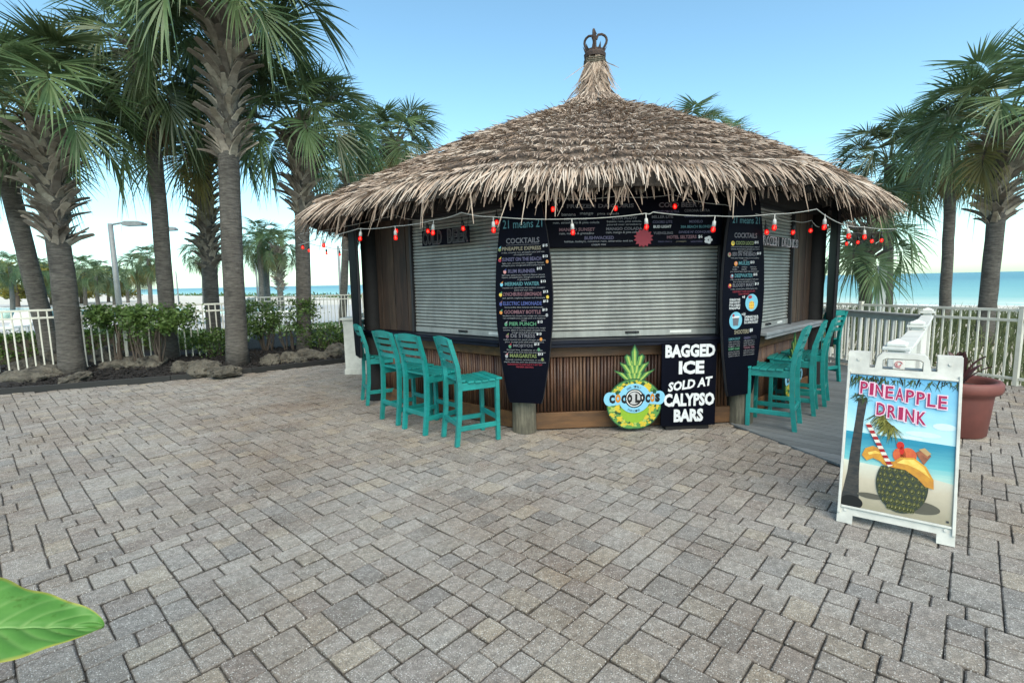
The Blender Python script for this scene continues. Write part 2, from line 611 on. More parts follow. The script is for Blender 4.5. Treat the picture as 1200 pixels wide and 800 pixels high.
def axis(a, b, near, step, grow):
    out, x, st = [], near, step
    while x < b:
        out.append(x)
        st *= grow
        x += st
    out.append(b)
    x, st = near, step
    while x > a:
        st *= grow
        x -= st
        out.append(max(x, a))
    return sorted(set(out))


mb = MB()
gs, gl = axis(-160, 150, 15, 1.2, 1.05), axis(-900, 900, 0, 1.5, 1.07)
for s in gs:
    for l in gl:
        p = SEA * s + ALONG * l
        mb.v.append((p.x, p.y, ground_z(p.x, p.y) + (rnd.uniform(-0.08, 0.08) if s > 24 else 0)))
nl = len(gl)
for i in range(len(gs) - 1):
    for j in range(nl - 1):
        a = i * nl + j
        mb.f.append((a, a + 1, a + nl + 1, a + nl))
structure(mb.build('beach', M['sand'], smooth=True))

# sea: one sheet to the horizon
mt, nt, b, out = new_mat('sea_water')
tc = nt.nodes.new('ShaderNodeTexCoord')
sx = nt.nodes.new('ShaderNodeSeparateXYZ')
nt.links.new(tc.outputs['Object'], sx.inputs[0])
dist = sx.outputs['Y']                               # metres from the shore
mr = nt.nodes.new('ShaderNodeMapRange')
mr.inputs['From Max'].default_value = 420
nt.links.new(dist, mr.inputs['Value'])
dn = noise(nt, 0.02, 4, 0.6, 'Object', (0.15, 1, 1))
mo = mathn(nt, 'ADD', mr.outputs[0], mathn(nt, 'MULTIPLY', mathn(nt, 'SUBTRACT', dn, 0.5), 0.35))
rr = ramp(nt, [(0.0, (0.46, 0.58, 0.50)), (0.07, (0.24, 0.46, 0.43)), (0.3, (0.14, 0.36, 0.38)), (1.0, (0.07, 0.235, 0.30))])
nt.links.new(mo, rr.inputs[0])
wv = noise(nt, 0.22, 5, 0.6, 'Object', (0.12, 1, 1))
foam = nt.nodes.new('ShaderNodeTexNoise')
foam.inputs['Scale'].default_value = 0.09
foam.inputs['Detail'].default_value = 6
mp = nt.nodes.new('ShaderNodeMapping')
mp.inputs['Scale'].default_value = (0.10, 1.0, 1)
nt.links.new(tc.outputs['Object'], mp.inputs[0])
nt.links.new(mp.outputs[0], foam.inputs[0])
fr = nt.nodes.new('ShaderNodeMapRange')
fr.inputs['From Min'].default_value = 26
fr.inputs['From Max'].default_value = 0
nt.links.new(dist, fr.inputs['Value'])
ff = mathn(nt, 'MULTIPLY', fr.outputs[0], 0.26)
fm = mathn(nt, 'GREATER_THAN', mathn(nt, 'ADD', foam.outputs['Fac'], ff), 0.70)
cc = mixc(nt, fm, rr.outputs[0], (0.8, 0.82, 0.8))
nt.links.new(cc, b.inputs['Base Color'])
b.inputs['Roughness'].default_value = 0.35
b.inputs['IOR'].default_value = 1.33
b.inputs['Specular IOR Level'].default_value = 0.25
bump(nt, b, wv, 1.0, 1.2)
mb = MB()
ys = [-6, 0, 6, 14, 30, 60, 120, 300, 900, 3000, 9000, 24000]
xs = [-24000, -6000, -1500, -400, -100, 100, 400, 1500, 6000, 24000]
for yy in ys:
    for xx in xs:
        mb.v.append((xx, yy, 0))
for i in range(len(ys) - 1):
    for j in range(len(xs) - 1):
        a = i * len(xs) + j
        mb.f.append((a, a + 1, a + len(xs) + 1, a + len(xs)))
o = structure(mb.build('sea', mt))
o.matrix_world = Matrix((ALONG, SEA, (0, 0, 1))).transposed().to_4x4()
o.location = SEA * SHORE + Vector((0, 0, SEA_Z))

# far sand and scrub sheet inland, so that the land runs to the horizon behind the camera too
mb = MB().add([(-9000, -9000, 0), (9000, -9000, 0), (9000, 0, 0), (-9000, 0, 0)], [(0, 1, 2, 3)])
o = structure(mb.build('inland_ground', M['lawn']))
o.matrix_world = Matrix((ALONG, SEA, (0, 0, 1))).transposed().to_4x4()
o.location = SEA * -150 + Vector((0, 0, -0.4))

# ---- planting bed, lawn, pool deck, pool
BED = [(-14.0, 5.25), (-8.09, 7.81), (-5.99, 8.69), (-4.9, 9.35), (-3.41, 10.43), (-2.3, 11.6)]
bed_poly = BED + [(-2.2, 14.0), (-4.5, 17.6), (-8.0, 15.0), (-10.6, 7.8), (-14, 6.6)]


def sheet(name, poly, z, mt, sub=None):
    mb = MB().add([(p[0], p[1], z) for p in poly], [tuple(range(len(poly)))])
    return structure(mb.build(name, mt))


mb = MB()   # mulch, slightly mounded, strewn with chips
nx = 30
for i in range(nx + 1):
    t = i / nx
    k = t * (len(BED) - 1)
    a, c = int(min(k, len(BED) - 2)), k - int(min(k, len(BED) - 2))
    p0 = Vector(BED[a]).lerp(Vector(BED[a + 1]), c)
    back = [(-14, 8.0), (-10.9, 9.2), (-9.0, 13.0), (-8.2, 16.0), (-5.2, 18.2), (-2.2, 15.0)]
    p1 = Vector(back[a]).lerp(Vector(back[a + 1]), c)
    for j in range(13):
        u = j / 12
        p = p0.lerp(p1, u)
        z = 0.03 + 0.10 * math.sin(math.pi * min(1, u * 1.6) / 2) + (rnd.uniform(-0.03, 0.03) if 0 < j < 12 else 0)
        mb.v.append((p.x, p.y, z if j else -0.02))
for i in range(nx):
    for j in range(12):
        a = i * 13 + j
        mb.f.append((a, a + 1, a + 14, a + 13))
structure(mb.build('planting_bed', M['mulch'], smooth=True))
mb = MB()
for _ in range(5200):
    k = rnd.uniform(0.6, len(BED) - 1.001)
    a, c = int(k), k - int(k)
    p0 = Vector(BED[a]).lerp(Vector(BED[a + 1]), c)
    d = (Vector(BED[a + 1]) - Vector(BED[a])).normalized()
    n = Vector((-d.y, d.x))
    p = p0 + n * rnd.uniform(0.06, 2.6) ** 1.0
    sz = rnd.uniform(0.015, 0.05)
    T = Matrix.Translation((p.x, p.y, 0.055 + 0.10 * min(1, (p - p0).length / 1.5))) @ Euler((rnd.uniform(-.6, .6), rnd.uniform(-.6, .6), rnd.uniform(0, 6.3))).to_matrix().to_4x4()
    mb.box((0, 0, 0), (sz * 2, sz * 0.7, 0.012), T)
o = mb.build('mulch_chips', M['mulch'], fix=False)
o['kind'] = 'stuff'
tag(o, 'dark wood mulch chips covering the planting bed along the pavers', 'mulch', kind='stuff')
# black plastic edging strip along the bed
mb = MB()
for i in range(len(BED) - 1):
    a, c = Vector((*BED[i], 0.03)), Vector((*BED[i + 1], 0.03))
    mb.beam(a, c, 0.03, 0.13, ch=0.006)
o = mb.build('bed_edging', M['edging'])
structure(o)

sheet('lawn', [(-60, 30), (-17, 6.5), (-11, 8.2), (-9.1, 15), (-5.0, 18.4), (-3.5, 24), (-20, 33), (-60, 60)], -0.06, M['lawn'])
sheet('pool_deck', [(-90, 18), (-30, 14.5), (-16.5, 17.6), (-5.5, 24.5), (4, 27), (-6, 40), (-40, 52), (-90, 80)], -0.05, M['pool_deck'])
mt, nt, b, out = new_mat('pool_water')
b.inputs['Base Color'].default_value = (0.05, 0.42, 0.55, 1)
b.inputs['Roughness'].default_value = 0.08
bump(nt, b, noise(nt, 1.5, 3, 0.5), 0.3, 0.05)
sheet('pool_water', [(-62, 42), (-34, 27.5), (-17, 28.5), (-13, 33), (-20, 39), (-38, 45), (-60, 54)], -0.044, mt)
rim = [(-62, 42), (-34, 27.5), (-17, 28.5), (-13, 33), (-20, 39), (-38, 45), (-60, 54)]
mb = MB()
for i in range(len(rim)):
    a, c = Vector((*rim[i], 0.02)), Vector((*rim[(i + 1) % len(rim)], 0.02))
    mb.beam(a, c, 0.5, 0.16, ch=0.03)
structure(mb.build('pool_coping', M['white']))

# ---- courtyard pavement: sand bed with individual tumbled pavers
RFENCE = [(9.4, 0.5), (7.07, 6.95), (6.3, 9.06), (5.4, 11.6), (4.4, 14.4)]
COURT = [(-14, 5.2)] + BED[1:] + [(-2.0, 14.4), (4.4, 14.4), (5.4, 11.6), (6.3, 9.06), (7.07, 6.95), (9.4, 0.5), (9.8, -4), (-14, -4)]
DECK = [(2.38, 5.36), (2.86, 3.74), (3.0, 3.70), (6.02, 7.18), (5.86, 9.4), (3.0, 9.6)]
mb = MB().add([(p[0], p[1], -0.016) for p in COURT], [tuple(range(len(COURT)))])
court = structure(mb.build('courtyard_pavement', M['joint_sand']))
E1 = Vector((math.sin(R(42.6)), math.cos(R(42.6))))
E2 = Vector((-E1.y, E1.x))
UN = 0.0655
KCEN = Vector((1.35, 8.3))


def paver_geo(a, c, rng):
    """tumbled block a x c metres, centred, top at z=0: rounded uneven outline, worn arris"""
    x, y = a / 2 - 0.0012, c / 2 - 0.0012
    r = rng.uniform(0.004, 0.011)
    ring = []
    for sxn, syn in ((1, 1), (-1, 1), (-1, -1), (1, -1)):
        j = lambda: rng.uniform(-0.0032, 0.0016)
        p = [(sxn * (x + j()), syn * (y - r)), (sxn * (x - r), syn * (y + j()))]
        if sxn * syn < 0:
            p.reverse()
        ring += p
        nx_, ny_ = ((0, syn) if sxn * syn > 0 else (sxn, 0))
        ring.append((nx_ * (x + j()), ny_ * (y + j())) if True else None)
    n = len(ring)
    hz = rng.uniform(-0.0055, 0.003)
    tx, ty = rng.uniform(-0.026, 0.026), rng.uniform(-0.026, 0.026)
    z = lambda px, py: hz + px * tx + py * ty
    ch = rng.uniform(0.0055, 0.0085)
    vs = []
    for k, (px, py) in enumerate(ring):
        f = 1 - ch / max(abs(px), abs(py), 0.02)
        vs.append((px * f, py * f, z(px, py)))
    vs += [(px, py, z(px, py) - ch * 0.75) for px, py in ring]
    vs += [(px, py, -0.05) for px, py in ring]
    fs = [tuple(range(n))]
    for q in (0, n):
        fs += [(q + i, q + n + i, q + n + (i + 1) % n, q + (i + 1) % n) for i in range(n)]
    return vs, fs


cells = []
ends = {}
occ = {}
U0, U1, V0, V1 = -180, 265, -50, 295
prng = random.Random(11)
for vv in range(V0, V1):
    uu = U0
    while uu < U1:
        if (uu, vv) in occ:
            uu += 1
            continue
        L = 1
        while L < 7 and (uu + L, vv) not in occ and uu + L < U1:
            L += 1
        wd = L if L <= 3 else (2 if L == 4 else prng.choice((2, 2, 3, 3)))
        hd = prng.choice((2, 2, 2, 2, 3)) if wd == 3 else prng.choice((2, 2, 3, 3))
        he = ends.get(uu - 1, 0) - vv          # often finish level with the neighbour, so that the joints shift
        if he in (2, 3) and prng.random() < 0.42:
            hd = he
        for i in range(wd):
            ends[uu + i] = vv + hd
        for i in range(wd):
            for j in range(hd):
                occ[(uu + i, vv + j)] = 1
        cells.append((uu, vv, wd, hd))
        uu += wd


def proj(p):
    d = Vector(p) - Vector((0, 0, EYE))
    zf = d.dot(_F)
    if zf < 0.2:
        return None
    return 600 + FPX * d.dot(CR) / zf, 400 - FPX * d.dot(CU) / zf, zf


pav = []
for uu, vv, wd, hd in cells:
    c = E1 * ((uu + wd / 2) * UN) + E2 * ((vv + hd / 2) * UN)
    if c.y < -2.5 or not inside(c, COURT) or inside(c, DECK):
        continue
    if (c - KCEN).length < 2.7:
        continue
    q = proj((c.x, c.y, 0))
    vis = q is not None and -15 < q[0] < 1215 and q[1] < 815
    size = wd * hd / q[2] ** 3 if vis else 0
    pav.append((size, c, wd, hd))
pav.sort(key=lambda t: -t[0])
ROTP = math.atan2(E1.y, E1.x)
variants = {}
for key in ((2, 2), (2, 3), (3, 2), (3, 3), (1, 2), (1, 3)):
    for k in range(7):
        v = MB()
        v.tint = 0.0
        v.add(*paver_geo(key[0] * UN, key[1] * UN, prng))
        v.e = [0.0] * 12 + [1.0] * 24
        variants[(key, k)] = v.mesh('paver', M['paver'], fix=False)
rest = MB()
for i, (size, c, wd, hd) in enumerate(pav):
    if i < 300:
        inst('paver', variants[((wd, hd), prng.randrange(7))], court, (c.x, c.y, 0), (0, 0, ROTP))
    else:
        rest.tint = prng.random()
        T = Matrix.Translation((c.x, c.y, 0)) @ Matrix.Rotation(ROTP, 4, 'Z')
        rest.add(*paver_geo(wd * UN, hd * UN, prng), T)
        rest.e += [0.0] * 12 + [1.0] * 24
rest.build('paver', M['paver'], court, fix=False, kind='stuff')


# ---- grey deck on the right of the bar
def clip(poly, a, n):
    """keep the part of a polygon on the side of the line through a where (p-a).n >= 0"""
    out = []
    for i in range(len(poly)):
        p, q = poly[i], poly[(i + 1) % len(poly)]
        dp, dq = (p - a).dot(n), (q - a).dot(n)
        if dp >= 0:
            out.append(p)
        if (dp >= 0) != (dq >= 0):
            out.append(p.lerp(q, dp / (dp - dq)))
    return out


mb = MB().add([(p[0], p[1], -0.010) for p in DECK], [tuple(range(len(DECK)))])
deck = structure(mb.build('deck', M['dark_wood']))
bd = Vector((0.69, -0.724))
bn = Vector((0.724, 0.69))
dp = [Vector(p) for p in DECK]
ks = [p.dot(bn) for p in dp]
k = min(ks)
while k < max(ks):
    poly = clip(clip(dp, bn * (k + 0.004), bn), bn * (k + 0.138), -bn)
    if len(poly) >= 3:
        c = sum(poly, Vector((0, 0))) / len(poly)
        n = len(poly)
        mb = MB()
        mb.add([(p.x - c.x, p.y - c.y, 0) for p in poly] + [(p.x - c.x, p.y - c.y, -0.02) for p in poly],
               [tuple(range(n))] + [(i, n + i, n + (i + 1) % n, (i + 1) % n) for i in range(n)])
        o = mb.build('deck_board', M['deck_board'], deck)
        o.location = (c.x, c.y, 0.012)
    k += 0.142
# ================================================================== THE BAR
C = Vector((1.38, 8.3, 0))
POST = [Vector(p) for p in ((0.11, 5.27, 0), (2.52, 5.42, 0), (4.28, 7.1, 0), (4.3, 9.6, 0), (2.65, 11.3, 0), (0.1, 11.3, 0), (-2.0, 9.5, 0), (-1.93, 6.95, 0))]
EAVE = [Vector(p) for p in ((-0.30, 4.72, 0), (2.86, 4.80, 0), (4.97, 6.75, 0), (5.1, 10.0, 0), (3.2, 12.0, 0), (-0.4, 12.0, 0), (-2.8, 10.2, 0), (-2.68, 6.75, 0))]
bar = thing('tiki_bar', 'octagonal tiki bar with thatched cone roof and closed metal shutters', 'bar', C)


class Face:
    """wall between two posts: x runs along it seen from outside, y inward, z up"""

    def __init__(self, i):
        a, b = POST[i], POST[(i + 1) % 8]
        d = b - a
        self.w = d.length
        self.u = d / self.w
        self.n = Vector((-self.u.y, self.u.x, 0))
        self.a = a
        T = Matrix((self.u, self.n, (0, 0, 1))).transposed().to_4x4()
        T.translation = a
        self.W = T.copy()
        T.translation = a - C
        self.T = T                        # in the bar's own frame
        self.rz = math.atan2(self.u.y, self.u.x)

    def px(self, x, y, off=0.0):
        """survey: where the sight line through (x, y) meets the wall plane moved by off"""
        d = ray(x, y)
        o = Vector((0, 0, EYE))
        t = ((self.a + self.n * off - o).dot(self.n)) / d.dot(self.n)
        p = o + d * t
        return (p - self.a).dot(self.u), p.z


FACES = [Face(i) for i in range(8)]
FRONT, RIGHT, LEFT = FACES[0], FACES[1], FACES[7]

# --- posts: round pilings at the corners
for i, p in enumerate(POST):
    mb = MB()
    r = 0.125
    mb.lathe([(r * 1.04, 0), (r, 0.5), (r * 0.97, 1.4), (r * 0.95, 2.5), (0, 2.5)], 16)
    o = mb.build('post', M['old_post'] if i in (0, 1) else M['dark_wood'], bar, smooth=True)
    o.location = p - C + (FACES[i].n + FACES[i - 1].n).normalized() * 0.02

# --- walls
pole_me = [MB().tube([(0, 0, 0), (0.002, 0, 0.3), (-0.001, 0, 0.62)], [0.0155, 0.0165, 0.015], 8).mesh('bamboo_cane', M['bamboo'], smooth=True) for _ in range(2)]
CT = 0.985   # counter top


def slat_mesh(width, h=0.04):
    mb = MB()
    prof = [(0.008, 0.0), (-0.006, h * 0.10), (-0.015, h * 0.38), (-0.014, h * 0.62), (-0.004, h * 0.86), (0.010, h * 0.90), (0.010, h * 1.0)]
    n = len(prof)
    vs = [(x, y, z) for x in (0, width) for y, z in prof]
    mb.add(vs, [(i, i + 1, n + i + 1, n + i) for i in range(n - 1)])
    return mb.mesh('shutter_slat', M['metal_slat'])


LEFT_X0 = FACES[7].px(486, 330, 0.06)[0]
RIGHT_X1 = FACES[1].px(924, 330, 0.06)[0]
for i, f in enumerate(FACES):
    W = f.w
    front, right, left = i == 0, i == 1, i == 7
    # lower wall backing, baseboard, top rail
    MB().box((W / 2, 0.075, 0.5), (W - 0.1, 0.03, 0.96), f.T).build('wall_panel', M['dark_wood'], bar)
    MB().box((W / 2, 0.03, 0.10), (W - 0.26, 0.05, 0.18), f.T, 0.006).build('baseboard', M['base_wood'], bar)
    MB().box((W / 2, 0.03, 0.855), (W - 0.26, 0.055, 0.13), f.T, 0.006).build('top_rail', M['base_wood'], bar)
    # counter
    cm = M['counter_lit'] if right else M['counter']  # right counter paler: the light on it is put into its colour
    cw = W + (0.06 if right else 0.12)
    cx = W / 2 + (0.15 if right else (-0.12 if left else 0.0))
    cw -= 0.30 if (right or left) else 0.0
    MB().box((cx, 0.03, CT - 0.02), (cw, 0.34, 0.04), f.T, 0.006).build('counter', cm, bar)
    MB().box((cx, -0.115, CT - 0.058), (cw - 0.05, 0.025, 0.036), f.T, 0.004).build('counter_apron', cm, bar)
    # bamboo facing on the faces in view
    if i in (0, 1, 7, 6, 2):
        bp = MB().box((W / 2, 0.055, 0.49), (W - 0.28, 0.008, 0.60), f.T).build('bamboo_panel', M['dark_wood'], bar)
        x = 0.16
        while x < W - 0.14:
            T = f.T @ Matrix.Translation((x, 0.036, 0.19)) @ Euler((0, rnd.uniform(-.008, .008), rnd.uniform(0, 6))).to_matrix().to_4x4()
            if i in (0, 1, 7):
                inst('bamboo_cane', rnd.choice(pole_me), bp, T=T)
            x += rnd.uniform(0.033, 0.040)
    # upper part
    zt, zb = 2.02, CT + 0.005
    x0, x1 = (0.30, W - 0.30) if front else ((LEFT_X0, W - 0.03) if left else ((0.12, RIGHT_X1) if right else (0.3, W - 0.3)))
    sh = MB().box(((x0 + x1) / 2, 0.085, (zb + 2.42) / 2), (x1 - x0, 0.02, 2.42 - zb), f.T).build('shutter', M['dark_metal'], bar)
    if i in (0, 1, 7):
        me = slat_mesh(x1 - x0)
        nsl = int(((2.42 if not front else 2.0) - zb - 0.08) / 0.04)
        for k in range(nsl):
            inst('slat', me, sh, T=f.T @ Matrix.Translation((x0, 0.068, zb + 0.075 + 0.04 * k)))
        MB().box(((x0 + x1) / 2, 0.062, zb + 0.036), (x1 - x0, 0.03, 0.066), f.T, 0.004).build('bottom_bar', M['metal_slat'], sh)
        if front:
            MB().box(((x0 + x1) / 2, 0.055, zb + 0.60), (x1 - x0, 0.012, 0.014), f.T, 0.002).build('seam_bar', M['dark_metal'], sh)
        lk = MB()
        lx = x0 + (x1 - x0) * 0.49
        lk.box((lx, 0.042, zb + 0.045), (0.15, 0.014, 0.026), f.T, 0.004)
        lk.tube([f.T @ Vector((lx - 0.045, 0.036, zb + 0.045)), f.T @ Vector((lx - 0.045, 0.022, zb + 0.045))], 0.012, 10)
        lk.tube([f.T @ Vector((lx + 0.045, 0.036, zb + 0.045)), f.T @ Vector((lx + 0.045, 0.022, zb + 0.045))], 0.012, 10)
        lk.build('lock', M['dark_metal'], sh)
        st = MB().poly([(x0 + (x1 - x0) * 0.72, zb + 0.028), (x0 + (x1 - x0) * 0.85, zb + 0.028), (x0 + (x1 - x0) * 0.85, zb + 0.055), (x0 + (x1 - x0) * 0.72, zb + 0.055)], 0.0455, f.T)
        st.build('sticker', M['white'], sh)
    # frames and boards beside the shutter
    for a, b_ in ((0.10, x0), (x1, W - 0.10)):
        n = max(1, round((b_ - a) / 0.13))
        if b_ - a < 0.03:
            continue
        for k in range(n):
            bw = (b_ - a) / n
            MB().box((a + bw * (k + 0.5), 0.05 + 0.006 * (k % 2), (CT + 2.5) / 2), (bw - 0.006, 0.03, 2.5 - CT - 0.01), f.T, 0.003).build('wall_board', M['dark_wood'] if front else M['brown_board'], bar)
    MB().box((x0 - 0.012, 0.032, (CT + 2.42) / 2), (0.03, 0.04, 2.42 - CT), f.T, 0.003).build('shutter_guide', M['dark_metal'], bar)
    MB().box((x1 + 0.012, 0.032, (CT + 2.42) / 2), (0.03, 0.04, 2.42 - CT), f.T, 0.003).build('shutter_guide', M['dark_metal'], bar)
    MB().box((W / 2, 0.03, 2.49), (W, 0.12, 0.14), f.T, 0.005).build('header_beam', M['dark_wood'], bar)
# interior floor and core so that nothing shows through
MB().add([(p - C) + (C - p) * 0.02 + Vector((0, 0, 2.56)) for p in POST], [tuple(range(8))]).build('ceiling_panel', M['dark_wood'], bar)

# --- roof
NS = 480


def closed(poly, n, win):
    pts = []
    for k in range(n):
        s = k / n * 8
        i = int(s)
        pts.append(poly[i].lerp(poly[(i + 1) % 8], s - i))
    out = []
    for k in range(n):
        out.append(sum((pts[(k + j) % n] for j in range(-win, win + 1)), Vector((0, 0, 0))) / (2 * win + 1))
    return out


EV = [C + (p - C) * 1.02 - C for p in closed(EAVE, NS, 9)]       # in the bar's frame
Z_TOP, Z_EAVE = 4.27, 2.56


def roof(s, t):
    """point of the roof surface; s round the eave (0..NS), t from the neck (0) to the eave (1)"""
    s = s % NS
    i = int(s)
    e = EV[i].lerp(EV[(i + 1) % NS], s - i)
    rho = 0.085 + 0.915 * t
    z = Z_TOP + (Z_EAVE - Z_TOP) * t + 0.11 * math.sin(math.pi * t) ** 0.9
    z += 0.16 * math.exp(-t * 26)                     # flare into the neck
    z += 0.018 * math.sin(e.angle_signed(Vector((1, 0, 0))) * 7 + t * 9) if False else 0.018 * math.sin(s * 0.19 + t * 9)
    return Vector((e.x * rho, e.y * rho, z))


def shell(off, name, mt):
    mb = MB()
    n = 96
    ts = [0, .03, .08, .15, .25, .35, .45, .55, .65, .75, .85, .93, 1.0]
    for t in ts:
        for k in range(n):
            p = roof(k * NS / n, t)
            mb.v.append((p.x, p.y, p.z - off))
    for i in range(len(ts) - 1):
        for k in range(n):
            mb.f.append((i * n + k, i * n + (k + 1) % n, (i + 1) * n + (k + 1) % n, (i + 1) * n + k))
    return mb


base = shell(0.015, 'roof', None)
low = shell(0.14, 'roof', None)
n0 = len(base.v)
base.add(low.v, low.f)
n = 96
b0 = 12 * n
base.f += [(b0 + k, b0 + (k + 1) % n, n0 + b0 + (k + 1) % n, n0 + b0 + k) for k in range(n)]
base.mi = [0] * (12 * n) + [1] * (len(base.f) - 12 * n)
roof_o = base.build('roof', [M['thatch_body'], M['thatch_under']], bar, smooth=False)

tr = random.Random(5)


def strip(mb, A, D, L, Nn, ln, wd, lift, hang, tint):
    """one dry leaf strip: root A, running down-slope D, lateral L, normal Nn"""
    mb.tint = tint
    pts = []
    tw = tr.uniform(-0.9, 0.9)
    Wv = (L * math.cos(tw) + Nn * math.sin(tw)) * wd
    segs = 3
    for k in range(segs + 1):
        u = k / segs
        p = A + D * (ln * u) + Nn * (0.012 + lift * u * (1.0 if u < 0.99 else 0.9)) + Vector((0, 0, -hang * u * u))
        g = (0.75, 1.0, 0.85, 0.35)[k]
        pts += [p - Wv * g, p + Wv * g]
    mb.add(pts, [(2 * k, 2 * k + 1, 2 * k + 3, 2 * k + 2) for k in range(segs)])


rows = []
t = 1.0
while t > 0.02:
    rows.append(t)
    t -= 0.046 + 0.016 * t
th = MB()
for ri, t in enumerate(rows):
    rho = 0.085 + 0.915 * t
    cnt = int((3000 if ri else 2300) * rho) + 80
    for k in range(cnt):
        s = (k + tr.random()) * NS / cnt
        tt = min(1.0, max(0.0, t + 0.010 * math.sin(s * 0.35 + ri) + tr.uniform(-0.016, 0.010)))
        A = roof(s, tt)
        Bp = roof(s, max(0, tt - 0.04))
        D = (A - Bp).normalized()
        L = (roof(s + 1.5, tt) - roof(s - 1.5, tt)).normalized()
        Nn = L.cross(D)
        if Nn.z < 0:
            Nn = -Nn
        D = (D + L * tr.gauss(0, 0.30 if ri > 1 else 0.17)).normalized()
        row_shade = 0.13 * math.sin(ri * 2.3) + 0.10 * math.sin(s * 0.11 + ri * 1.7)
        tint = min(1, max(0, tr.gauss(0.62 + row_shade + 0.12 * (1 - t), 0.24)))
        if ri == 0:
            ln, lift, hang = tr.uniform(0.22, 0.42), tr.uniform(-0.02, 0.04), tr.uniform(0.03, 0.15)
            A = A - D * tr.uniform(0.08, 0.22)
            tint = min(1, tint + 0.12)
        else:
            ln, lift, hang = tr.uniform(0.12, 0.22), tr.uniform(0.025, 0.065), tr.uniform(0, 0.02)
        if tr.random() < 0.025:
            lift += tr.uniform(0.05, 0.12)
        strip(th, A, D, L, Nn, ln, tr.uniform(0.004, 0.0095), lift, hang, tint)
# inner fringe hanging behind the eave
for k in range(2200):
    s = k * NS / 2200
    A = roof(s, tr.uniform(0.93, 0.985)) - Vector((0, 0, 0.1))
    out_ = Vector((A.x, A.y, 0)).normalized()
    L = Vector((-out_.y, out_.x, 0))
    D = (out_ * tr.uniform(0.1, 0.7) + L * tr.gauss(0, .25) - Vector((0, 0, 0.8))).normalized()
    strip(th, A, D, L, out_, tr.uniform(0.12, 0.30), tr.uniform(0.006, 0.013), 0.0, 0.02, tr.uniform(0.0, 0.45))
# long stray leaves hanging off the rim
for k in range(90):
    s = tr.uniform(0, NS)
    A = roof(s, 0.99) - Vector((0, 0, 0.03))
    out_ = Vector((A.x, A.y, 0)).normalized()
    L = Vector((-out_.y, out_.x, 0))
    D = (out_ * 0.25 + L * tr.gauss(0, .3) - Vector((0, 0, 1))).normalized()
    strip(th, A, D, L, out_, tr.uniform(0.3, 0.5), 0.006, 0.0, 0.0, tr.uniform(0.4, 0.9))
th.build('thatch', M['thatch'], roof_o, fix=False, kind='stuff')

# neck bundle with bindings
nk = MB()
for k in range(820):
    a = tr.uniform(0, 2 * math.pi)
    o_ = Vector((math.cos(a), math.sin(a), 0))
    L = Vector((-o_.y, o_.x, 0))
    z0 = tr.uniform(4.42, 5.06)
    prof = lambda z: 0.135 + 0.07 * max(0, (5.0 - z) / 0.6) ** 1.2 + 0.24 * max(0, (4.52 - z) / 0.25) ** 2
    pts = []
    wd = tr.uniform(0.006, 0.014)
    nk.tint = min(1, max(0, tr.gauss(0.5, 0.22)))
    sl = tr.gauss(0, 0.05)
    for j in range(4):
        z = z0 - j * tr.uniform(0.09, 0.13)
        c_ = o_ * (prof(z) + tr.uniform(0, 0.022)) + L * sl * j
        c_.z = z
        g = (0.6, 1, 1, 0.3)[j]
        pts += [c_ - L * wd * g, c_ + L * wd * g]
    nk.add(pts, [(2 * j, 2 * j + 1, 2 * j + 3, 2 * j + 2) for j in range(3)])
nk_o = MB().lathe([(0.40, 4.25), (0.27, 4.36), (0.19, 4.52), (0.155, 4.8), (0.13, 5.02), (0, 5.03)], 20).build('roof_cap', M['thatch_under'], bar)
nk.build('thatch', M['thatch'], nk_o, fix=False, kind='stuff')
for z, r in ((4.985, 0.165), (4.955, 0.168), (4.93, 0.17)):
    pts = [(r * math.cos(a * math.pi / 12), r * math.sin(a * math.pi / 12), z + 0.01 * math.sin(a)) for a in range(25)]
    MB().tube(pts, 0.008, 6, cap=False).build('binding_rope', M['old_post'], nk_o)
# iron crown finial
fi = MB()
fi.lathe([(0.0, 5.02), (0.165, 5.02), (0.172, 5.07), (0.15, 5.10), (0.145, 5.13), (0.0, 5.13)], 16)
for k in range(10):
    a = k * math.pi / 5
    fi.add([(0.15 * math.cos(a - .2), 0.15 * math.sin(a - .2), 5.10), (0.15 * math.cos(a + .2), 0.15 * math.sin(a + .2), 5.10), (0.19 * math.cos(a), 0.19 * math.sin(a), 5.20), (0.12 * math.cos(a), 0.12 * math.sin(a), 5.12)], [(0, 1, 2), (0, 2, 3), (1, 3, 2)])
for k in range(3):
    a = k * math.pi * 2 / 3 + 0.25
    arc = []
    for j in range(11):
        u = j / 10
        rr_ = 0.085 + 0.115 * math.sin(math.pi * min(1, u * 1.25)) - 0.06 * max(0, u - 0.6) / 0.4
        z = 5.11 + 0.28 * math.sin(math.pi * 0.62 * u) - 0.07 * max(0, u - .72) / .28
        arc.append((rr_ * math.cos(a), rr_ * math.sin(a), z))
    fi.tube(arc, 0.019, 7)
fi.tube([(0, 0, 5.1), (0, 0, 5.38)], [0.03, 0.022], 8)
fi.lathe([(0, 5.35), (0.032, 5.38), (0.012, 5.42), (0, 5.45)], 8)
fi.build('crown_finial', M['rust'], bar)
# rafters under the thatch
for i in range(8):
    a = roof(i * NS / 8, 0.25) - Vector((0, 0, 0.22))
    b_ = roof(i * NS / 8, 0.985) - Vector((0, 0, 0.2))
    MB().tube([a, b_], 0.05, 8).build('rafter', M['dark_wood'], bar, smooth=True)
    a, b_ = roof(i * NS / 8, 0.9) - Vector((0, 0, 0.2)), roof((i + 1) * NS / 8, 0.9) - Vector((0, 0, 0.2))
    MB().tube([a, b_], 0.035, 8).build('purlin', M['dark_wood'], bar, smooth=True)
# ================================================================== SIGNS AND BOARDS
INK = {}


